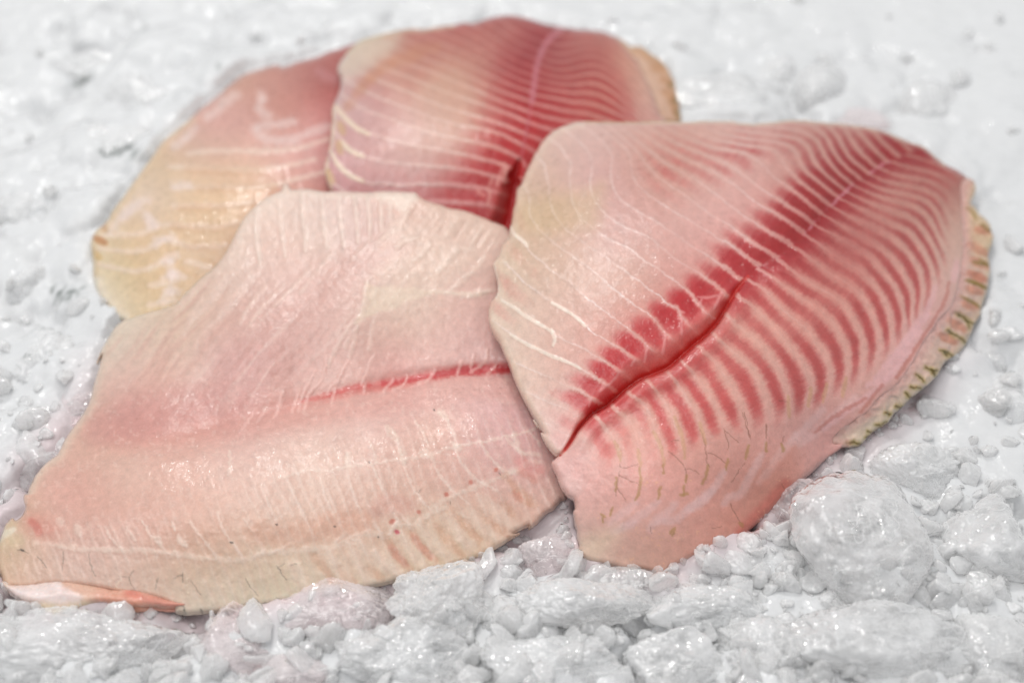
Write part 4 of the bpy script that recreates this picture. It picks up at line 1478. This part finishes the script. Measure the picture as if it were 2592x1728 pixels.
def Cflap_paint(x, y, dd):
    p = Paint(x, y, np.broadcast_to(np.array([216, 188, 170]), (len(x), 3)))
    p.area("c1 40,1170 250,1165 540,1140 700,1200 640,1280 560,1330 300,1330 150,1270", (222, 202, 196), 70, .8)
    p.area("c1 300,1340 520,1330 740,1330 620,1410 450,1480 390,1470", (212, 192, 160), 40, .9)
    p.stroke("c1 560,1150 700,1190 850,1220 1000,1250 1200,1280", (212, 164, 140), 14, 34, .7)
    p.stroke("c1 850,1260 1000,1270 1150,1290 1350,1320 1500,1335", (213, 156, 136), 10, 30, .65)
    p.stroke("c1 1070,1250 1130,1265", (202, 112, 96), 6, 22, .7)
    p.stroke("c1 1200,1285 1350,1310 1500,1330", (202, 122, 108), 4, 16, .55)
    p.stroke("c1 900,1320 1000,1335 1120,1345", (214, 152, 128), 12, 22, .7)
    p.strokes("""c1 100,1220 300,1200 480,1170
c1 150,1260 350,1270 520,1300
c1 460,1190 540,1240 640,1290""", (230, 214, 212), width=5, soft=16, a=.6, wob=5, up=.25)
    p.c *= (1+.03*n2(x, y, 18, 21, 3))[:, None]
    p.gloss += .6
    return p
piece('belly_flap', C_flap, Cflap_height, Cflap_paint, M_skin, fil, step=2.6, edge=(3.4, 24), ragged=1.0, thick=(3.5, 6))


# ------------------------------------------------------------------ ice
FISH = [smooth_line(o, 2, True) for o in (D_body, D_fin, B_body, B_fin, A_body, C_body, C_flap)]
def fish_depth(px, py):
    """photo distance inside (+) or outside (-) the pile of fillets"""
    best = np.full(px.shape, -1e9)
    for o in FISH:
        d = seg_dist(px, py, o, True); best = np.maximum(best, np.where(inside(px, py, o), d, -d))
    return best
_FX = np.arange(-500, 3101, 8.0); _FY = np.arange(-400, 2301, 8.0)
_GX, _GY = np.meshgrid(_FX, _FY); _FD = fish_depth(_GX.ravel(), _GY.ravel()).reshape(_GX.shape)
def fish_depth(px, py):
    return _FD[np.clip(((np.asarray(py)+400)/8).round().astype(int), 0, len(_FY)-1), np.clip(((np.asarray(px)+500)/8).round().astype(int), 0, len(_FX)-1)]
def ico(level):
    import bmesh
    bm = bmesh.new(); bmesh.ops.create_icosphere(bm, subdivisions=level, radius=1)
    v = np.array([p.co[:] for p in bm.verts]); f = np.array([[q.index for q in t.verts] for t in bm.faces]); bm.free()
    v /= np.linalg.norm(v, axis=1)[:, None]
    return v, f
ICO = {}
def lump(level, seed, facets=11, soft=14, crust=.05, fine=.018):
    """a broken, half melted piece of ice: soft polyhedron with a crystalline crust; unit size"""
    if level not in ICO: ICO[level] = ico(level)
    v, f = ICO[level]; r_ = np.random.default_rng(seed)
    nrm = r_.normal(size=(facets, 3)); nrm /= np.linalg.norm(nrm, axis=1)[:, None]
    off = r_.uniform(.72, 1.05, facets) if soft < 25 else r_.uniform(.46, .92, facets)
    a = np.maximum(v@nrm.T, 0)/off
    r = 1/((a**soft).sum(1)+.72**soft)**(1/soft)
    n1 = fbm(v*2.2+seed*3.1, seed, 4); n2_ = fbm(v*7+seed, seed+3, 4, .6); n3 = fbm(v*22, seed+9, 3, .6)
    ridge = 1-np.abs(fbm(v*5+seed*.7, seed+21, 3))*2
    r = r*(1+.10*n1+crust*n2_+crust*.5*(ridge-.6)+fine*n3)
    return v*r[:, None], f
def cluster(level, seed, clear, ratio):
    """a main piece with smaller ones frozen onto it, grown into one skin"""
    if level not in ICO: ICO[level] = ico(level)
    v, f = ICO[level]; r_ = np.random.default_rng(seed+77)
    fac = 8+seed % 5
    nrm = r_.normal(size=(fac, 3)); nrm /= np.linalg.norm(nrm, axis=1)[:, None]; off = r_.uniform(.74, 1.0, fac)
    w = v+.10*np.stack([fbm(v*3+k*9.1+seed, seed+k, 3) for k in range(3)], -1)
    w /= np.linalg.norm(w, axis=1)[:, None]
    sf = 20 if not clear else 9
    r = 1/(((np.maximum(w@nrm.T, 0)/off)**sf).sum(1)+.72**sf)**(1/sf)
    for k in range((9 if level > 5 else 6) if not clear else 4):
        d = r_.normal(size=3); d[2] = abs(d[2])*.7; d /= np.linalg.norm(d); q = r_.uniform(.2, .46); c = d*r_.uniform(.5, .85)*.95
        n_ = r_.normal(size=(7, 3)); n_ /= np.linalg.norm(n_, axis=1)[:, None]
        cd_ = w@c; disc = q*q-(c@c-cd_**2)
        t = np.where((disc > 0) & (cd_ > 0), cd_+np.sqrt(np.maximum(disc, 0))*(.8+.25*fbm(w*6, seed+k, 2)), 0)
        r = np.maximum(r, t)
    u = v*ratio
    crust, fine = (.095, .030) if not clear else (.055, .014)
    n1 = fbm(u*2.2+seed*3.1, seed, 4); n2_ = fbm(u*7+seed, seed+3, 4, .6); n3 = fbm(u*20, seed+9, 3, .6)
    ridge = 1-np.abs(fbm(u*5+seed*.7, seed+21, 3))*2
    n4 = (1-np.abs(fbm(u*13+3, seed+33, 3))*3)*.016
    r = r*(1+.08*n1+crust*n2_+crust*.5*(ridge-.6)+fine*n3+n4)
    return v*r[:, None], f
# dark grey specks in the colour of the ice, where the photo has it
DARK_SPECKS = [('V 235,345 275,350 320,352', 13), ('V 120,668 155,668 180,660', 15), ('V 175,195 205,178', 9), ('V 60,815 65,815', 8),
        ('V 505,152 510,160', 9), ('V 30,430 35,440', 7), ('V 330,70 335,66', 8), ('V 40,915 46,920', 4), ('V 2250,560 2256,570', 5), ('V 130,690 170,675', 8)]
def ice_tint(p):
    px, py = project(p)
    c = np.ones((len(p), 3))
    for s, r in DARK_SPECKS:
        L = pts(s); d = seg_dist(px, py, L)
        near = d < r*3
        if not near.any(): continue
        m = np.zeros(len(p)); q = p[near]*1000
        m[near] = np.exp(-(d[near]/(r*1.15))**2)*sstep(.02, .42, fbm(q/1.6, 5, 3)+.12)
        c += (np.array([.25, .28, .26])-c)*np.clip(m*.9, 0, 1)[:, None]
    return c
# --- packed bed
def axis(a, b, s):
    c = np.arange(a, b, s); k = np.cumsum(np.geomspace(s*2, .16, 14))
    return np.concatenate([a-k[::-1], c, c[-1]+k])
gx = axis(-.36, .36, .0013); gy = axis(-.30, .42, .0013)
GX, GY = np.meshgrid(gx, gy); shp = GX.shape
P0 = np.stack([GX.ravel(), GY.ravel(), np.zeros(GX.size)], -1)
ppx, ppy = project(P0)
rough_f = Field(pts('V 100,100 500,60 100,500 60,900 250,300 1100,20 1650,200 1900,230 2100,270 2300,100 2000,40 2320,500 2330,800 2200,1000 1300,1450 300,1500 2000,1400 2320,1400 1200,700'),
                [.6, .55, .75, .8, .8, .35, .6, .6, .5, .2, .15, .3, .4, .6, 1, 1, 1, .8, .55], (-400, -400, 3000, 2200), 60, .05)
amp = np.clip(rough_f(np.clip(ppx, -300, 2900), np.clip(ppy, -300, 2100)), .1, 1)
Z = np.full(shp, -.009)
for k in range(3900):
    cx, cy = rng.uniform(-.35, .35), rng.uniform(-.29, .41); R = rng.uniform(.005, .016)
    i0, i1 = np.searchsorted(gx, [cx-R*1.3, cx+R*1.3]); j0, j1 = np.searchsorted(gy, [cy-R*1.3, cy+R*1.3])
    if i1-i0 < 3 or j1-j0 < 3: continue
    X, Y = np.meshgrid(gx[i0:i1]-cx, gy[j0:j1]-cy)
    ang = np.arctan2(Y, X); nf = rng.integers(4, 7); ph = rng.uniform(0, 6.28)
    rr = np.hypot(X, Y)/R*(1+.12*np.cos(nf*ang+ph)+.06*np.cos((nf*2+1)*ang+ph*2))
    h = np.sqrt(np.clip(1-rr**2.4, 0, 1))*R*.62+rng.uniform(-.0095, -.004)
    tilt = rng.normal(0, .16, 2)
    h = np.where(rr < 1, h+(X*tilt[0]+Y*tilt[1])*(1-rr), -1)
    Z[j0:j1, i0:i1] = np.maximum(Z[j0:j1, i0:i1], h)
for _ in range(1):
    Zp = np.pad(Z, 1, 'edge'); Z = (Zp[1:-1, 1:-1]*4+Zp[:-2, 1:-1]+Zp[2:, 1:-1]+Zp[1:-1, :-2]+Zp[1:-1, 2:])/8
Zm = -.003; A_ = amp.reshape(shp)
Z = Zm+.0012+(Z-Zm)*A_
f1 = fbm(P0*90, 7, 3).reshape(shp); f2 = fbm(P0*420, 8, 3, .6).reshape(shp); f0 = fbm(P0*16, 9, 2).reshape(shp)
Z = Z+f1*.0022*A_+f2*.0004*(.4+.6*A_)+f0*.003
BEDZ = Z
def bed_at(x, y):
    i = np.clip(np.searchsorted(gx, x), 1, len(gx)-2); j = np.clip(np.searchsorted(gy, y), 1, len(gy)-2)
    return BEDZ[j, i]
# a shallow hollow where the fish lies
fd = fish_depth(ppx, ppy).reshape(shp)
BEDZ = BEDZ+.0024*np.exp(-(np.minimum(fd+10, 0)/70)**2)
BEDZ = np.where(fd > 0, np.minimum(BEDZ, .002)-.004*sstep(0, 140, fd), BEDZ); Z = BEDZ
ny_, nx_ = shp
J, I = np.meshgrid(np.arange(ny_-1), np.arange(nx_-1), indexing='ij'); b0 = (J*nx_+I).ravel()
co = np.stack([GX.ravel(), GY.ravel(), Z.ravel()], -1)
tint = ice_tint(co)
pink_bleed = (np.exp(-(np.minimum(fd+5, 0)/58)**2)*sstep(800, 1150, ppy.reshape(shp))).ravel()[:, None]  # rosy light from the fillets glowing into nearby ice, painted in the bed tint
tint = tint*(1-pink_bleed*np.array([.04, .19, .18]))
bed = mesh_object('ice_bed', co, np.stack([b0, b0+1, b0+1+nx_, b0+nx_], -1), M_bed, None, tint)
bed['kind'] = 'structure'

# --- single pieces: photo centre (x, y), half width, half height, height of the centre in mm, clear?, label
CHUNKS = [
 (215, 1488, 215, 108, 0, 0, 6, 'large milky ice lump at the bottom left below the folded tail of the cream fillet'),
 (535, 1490, 95, 100, -3, 1, 6, 'clear pinkish ice wedge right of the large milky lump at the bottom left'),
 (765, 1398, 135, 55, -1, 1, 6, 'smooth pinkish wet ice slab tucked under the lower edge of the cream fillet'),
 (1000, 1378, 98, 78, 2, 0, 6, 'upright broken ice block touching the lower edge of the cream fillet'),
 (895, 1512, 155, 88, 0, 0, 6, 'rounded white ice lump in front of the upright block, at the bottom edge'),
 (1165, 1425, 58, 58, 0, 0, 5, 'small rounded ice piece between the upright block and the wide block'),
 (1352, 1388, 142, 66, 1, 0, 6, 'wide flat-topped ice block below the rounded end of the largest fillet'),
 (1255, 1275, 72, 62, -1, 1, 6, 'wet rosy clear ice piece in the gap between the cream fillet and the largest fillet'),
 (1640, 1392, 142, 76, 0, 0, 6, 'broad white ice lump right of the wide flat-topped block'),
 (1992, 1278, 150, 140, 2, 1, 6, 'biggest rounded glassy ice boulder at the lower right, with bubbles inside'),
 (2118, 1085, 106, 78, 1, 0, 6, 'rounded frosty ice lump behind the glassy boulder, below the speckled fin edge'),
 (1835, 1165, 112, 84, -4, 1, 6, 'rosy crumbly ice piece in the shade of the lower edge of the largest fillet'),
 (2045, 1492, 212, 92, 1, 0, 6, 'long smooth ice mound at the bottom right'),
 (1765, 1505, 112, 78, 0, 0, 6, 'pale ice lump left of the long smooth mound at the bottom'),
 (1270, 1528, 152, 72, 0, 0, 6, 'low frosty ice lump at the bottom middle, in front of the wide block'),
 (1545, 1520, 104, 70, -1, 0, 5, 'squat white ice piece at the bottom, in front of the broad white lump'),
 (2292, 1490, 84, 84, 0, 1, 5, 'grey clear ice piece in the bottom right corner'),
 (655, 1545, 84, 52, -1, 0, 5, 'small pink-tinged ice piece at the bottom edge left of the rounded white lump'),
 (1745, 1290, 96, 62, -2, 0, 5, 'small knobbly ice cluster left of the glassy boulder'),
 (1475, 1338, 84, 40, 0, 1, 5, 'small clear ice chip under the pink nub of the largest fillet'),
 (2255, 1255, 96, 100, -3, 0, 5, 'glittering crusty ice patch at the right edge beside the glassy boulder'),
 (2280, 930, 90, 78, -4, 0, 5, 'low frosty ice lump at the right edge level with the fin marks'),
 (2060, 960, 74, 40, -4, 0, 5, 'flat rosy ice piece touching the speckled fin edge'),
 (190, 948, 66, 78, -2, 1, 5, 'clear pink-rimmed ice piece against the left side of the cream fillet'),
 (88, 1050, 90, 92, -3, 0, 5, 'pale ice lump beside the torn tail tip of the cream fillet'),
 (90, 850, 92, 92, -4, 0, 5, 'smooth rounded ice lump at the left edge below the dark-speckled ice'),
 (28, 1450, 44, 48, -1, 1, 4, 'tiny wet ice bit in the bottom left corner'),
 (240, 350, 105, 92, -3, 1, 5, 'big round blurred ice ball with a dark speckled crack, left of the peach fillet'),
 (338, 245, 80, 74, -3, 0, 5, 'blurred ice lump behind the speckled ball, left of the peach fillet'),
 (196, 160, 82, 60, -5, 0, 5, 'blurred ice lump with a short dark smudge at the upper left'),
 (478, 192, 38, 34, -3, 1, 4, 'small blurred rosy ice nub above the peach fillet'),
 (70, 505, 84, 76, -5, 0, 5, 'blurred low ice lump at the left edge, level with the peach fillet'),
 (70, 660, 74, 66, -4, 0, 5, 'dark-speckled ice lump left of the tip of the peach fillet'),
 (560, 60, 80, 42, -5, 0, 4, 'blurred bright ice lump at the top, above the peach fillet'),
 (1645, 222, 132, 74, -2, 1, 5, 'wide blurred grey ice slab right of the striped back fillet'),
 (1790, 172, 52, 48, -1, 1, 5, 'blurred rounded ice nub standing up behind the wide grey slab'),
 (1882, 205, 58, 48, -1, 1, 5, 'blurred ice nub right of the rounded nub behind the largest fillet'),
 (1985, 285, 74, 50, -3, 1, 5, 'blurred rosy ice lump behind the upper edge of the largest fillet'),
 (2128, 262, 68, 64, -3, 1, 5, 'blurred tall ice lump at the upper right, furthest right of those behind the largest fillet'),
 (2225, 370, 74, 58, -5, 0, 5, 'faint blurred ice lump right of the red tail end of the largest fillet'),
 (1568, 112, 46, 34, -3, 1, 4, 'small glinting ice bit at the top, right of the striped back fillet'),
]
for i, (x, y, rx, ry, zc, clear, lev, lab) in enumerate(CHUNKS):
    s = 2592/2352
    px, py = x*s, y*s
    k = pxsize(px, py)
    v, f = cluster(lev, 100+i, clear, np.array([rx, ry, ry])/math.sqrt(rx*ry))
    r_ = np.random.default_rng(500+i); a = r_.uniform(0, 6.28)
    R = np.array(Matrix.Rotation(a, 3, 'Z')) if rx < ry*1.35 else np.eye(3)
    m = np.abs((v@R.T)[:, 0]).max()
    v = (v@R.T)/m*np.array([rx*1.2, ry*1.2, ry*.82])*s*k
    zc += 3.2 if y > 1150 else -.5 if y > 800 else -1.5
    c = unproj(px, py, zc/1000)
    w_ = v+c
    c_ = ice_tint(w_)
    if 'rosy' in lab or 'pinkish' in lab or 'pink-' in lab:                    # pink light bleeding from the fish, put into the chunk colour
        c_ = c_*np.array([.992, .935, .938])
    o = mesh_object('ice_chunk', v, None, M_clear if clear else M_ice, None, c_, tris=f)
    o.location = c
    tag(o, lab, 'ice chunk', 'chunks of ice around the fillets')

# --- crushed crumbs filling the gaps
co = []; tr = []; n = 0; kinds = [lump(3, 900+k, 5+k % 3, 40, .10, .02) for k in range(10)]
big = [lump(4, 950+k, 7+k % 4, 30, .10, .03) for k in range(10)]
tries = 0; made = 0
while made < 1400 and tries < 40000:
    tries += 1
    px, py = rng.uniform(-60, 2660), H0*1.06*(1-rng.uniform(0, 1)**1.25)
    d = float(fish_depth(np.array([px]), np.array([py]))[0])
    if d > -2: continue
    dens = .05+.2*sstep(500, 850, py)+.75*sstep(850, 1300, py)+(.3 if -d < 50 and py > 600 else 0)
    if rng.uniform() > dens: continue
    p = unproj(px, py, -.004); z = bed_at(p[0], p[1])
    r = (.0008+.0052*rng.uniform()**2.2)*(.8 if py < 800 else 1)
    if d > -45: r = min(r, .0024)
    v, f = (big if r > .0024 else kinds)[rng.integers(0, 8)]
    R = np.array(Matrix.Rotation(rng.uniform(0, 6.28), 3, Vector(rng.normal(size=3))))
    v = (v*np.array([1, .8, .6]))@R.T*r+np.array([p[0], p[1], z+r*.12])
    co.append(v); tr.append(f+n); n += len(v); made += 1
co = np.concatenate(co)
crumbs = mesh_object('crushed_ice', co, None, M_crumb, None, ice_tint(co), tris=np.concatenate(tr))
crumbs['kind'] = 'stuff'


# ------------------------------------------------------------------ light
w = bpy.data.worlds.new("World"); scene.world = w; w.use_nodes = True
wt = w.node_tree; bg = wt.nodes['Background']; bg.inputs[1].default_value = 1.0
tcw = wt.nodes.new('ShaderNodeTexCoord'); sp = wt.nodes.new('ShaderNodeSeparateXYZ'); wt.links.new(tcw.outputs['Generated'], sp.inputs[0])
cr = wt.nodes.new('ShaderNodeValToRGB'); wt.links.new(sp.outputs[2], cr.inputs[0])
cr.color_ramp.elements[0].position = .05; cr.color_ramp.elements[0].color = (.29, .295, .30, 1)
cr.color_ramp.elements[1].position = .85; cr.color_ramp.elements[1].color = (.72, .73, .745, 1)
wt.links.new(cr.outputs[0], bg.inputs[0])
def lamp(name, loc, target, size, power, color):
    l = bpy.data.lights.new(name, 'AREA'); l.shape = 'DISK'; l.size = size; l.energy = power; l.color = color
    o = bpy.data.objects.new(name, l); COL.objects.link(o); o.location = loc
    o.rotation_euler = (Vector(target)-Vector(loc)).to_track_quat('-Z', 'Y').to_euler()
lamp('ceiling_lamp', (-.40, -.05, 1.5), (0, 0, 0), .9, 7.2, (1, .985, .965))
lamp('counter_lamp', (-.16, .80, 1.10), (0, 0, 0), .13, 4.2, (1, .98, .95))

scene.view_settings.view_transform = 'Standard'; scene.view_settings.look = 'None'
scene.view_settings.exposure = .06; scene.view_settings.gamma = 1; scene.view_settings.use_curve_mapping = False
cy = scene.cycles
try:
    cy.use_denoising = True; cy.denoiser = 'OPENIMAGEDENOISE'; cy.denoising_input_passes = 'RGB_ALBEDO_NORMAL'
except Exception: pass
cy.max_bounces = 24; cy.diffuse_bounces = 24; cy.glossy_bounces = 16; cy.transmission_bounces = 16
cy.caustics_reflective = False; cy.caustics_refractive = True
cy.transparent_max_bounces = 16; cy.sample_clamp_indirect = 3
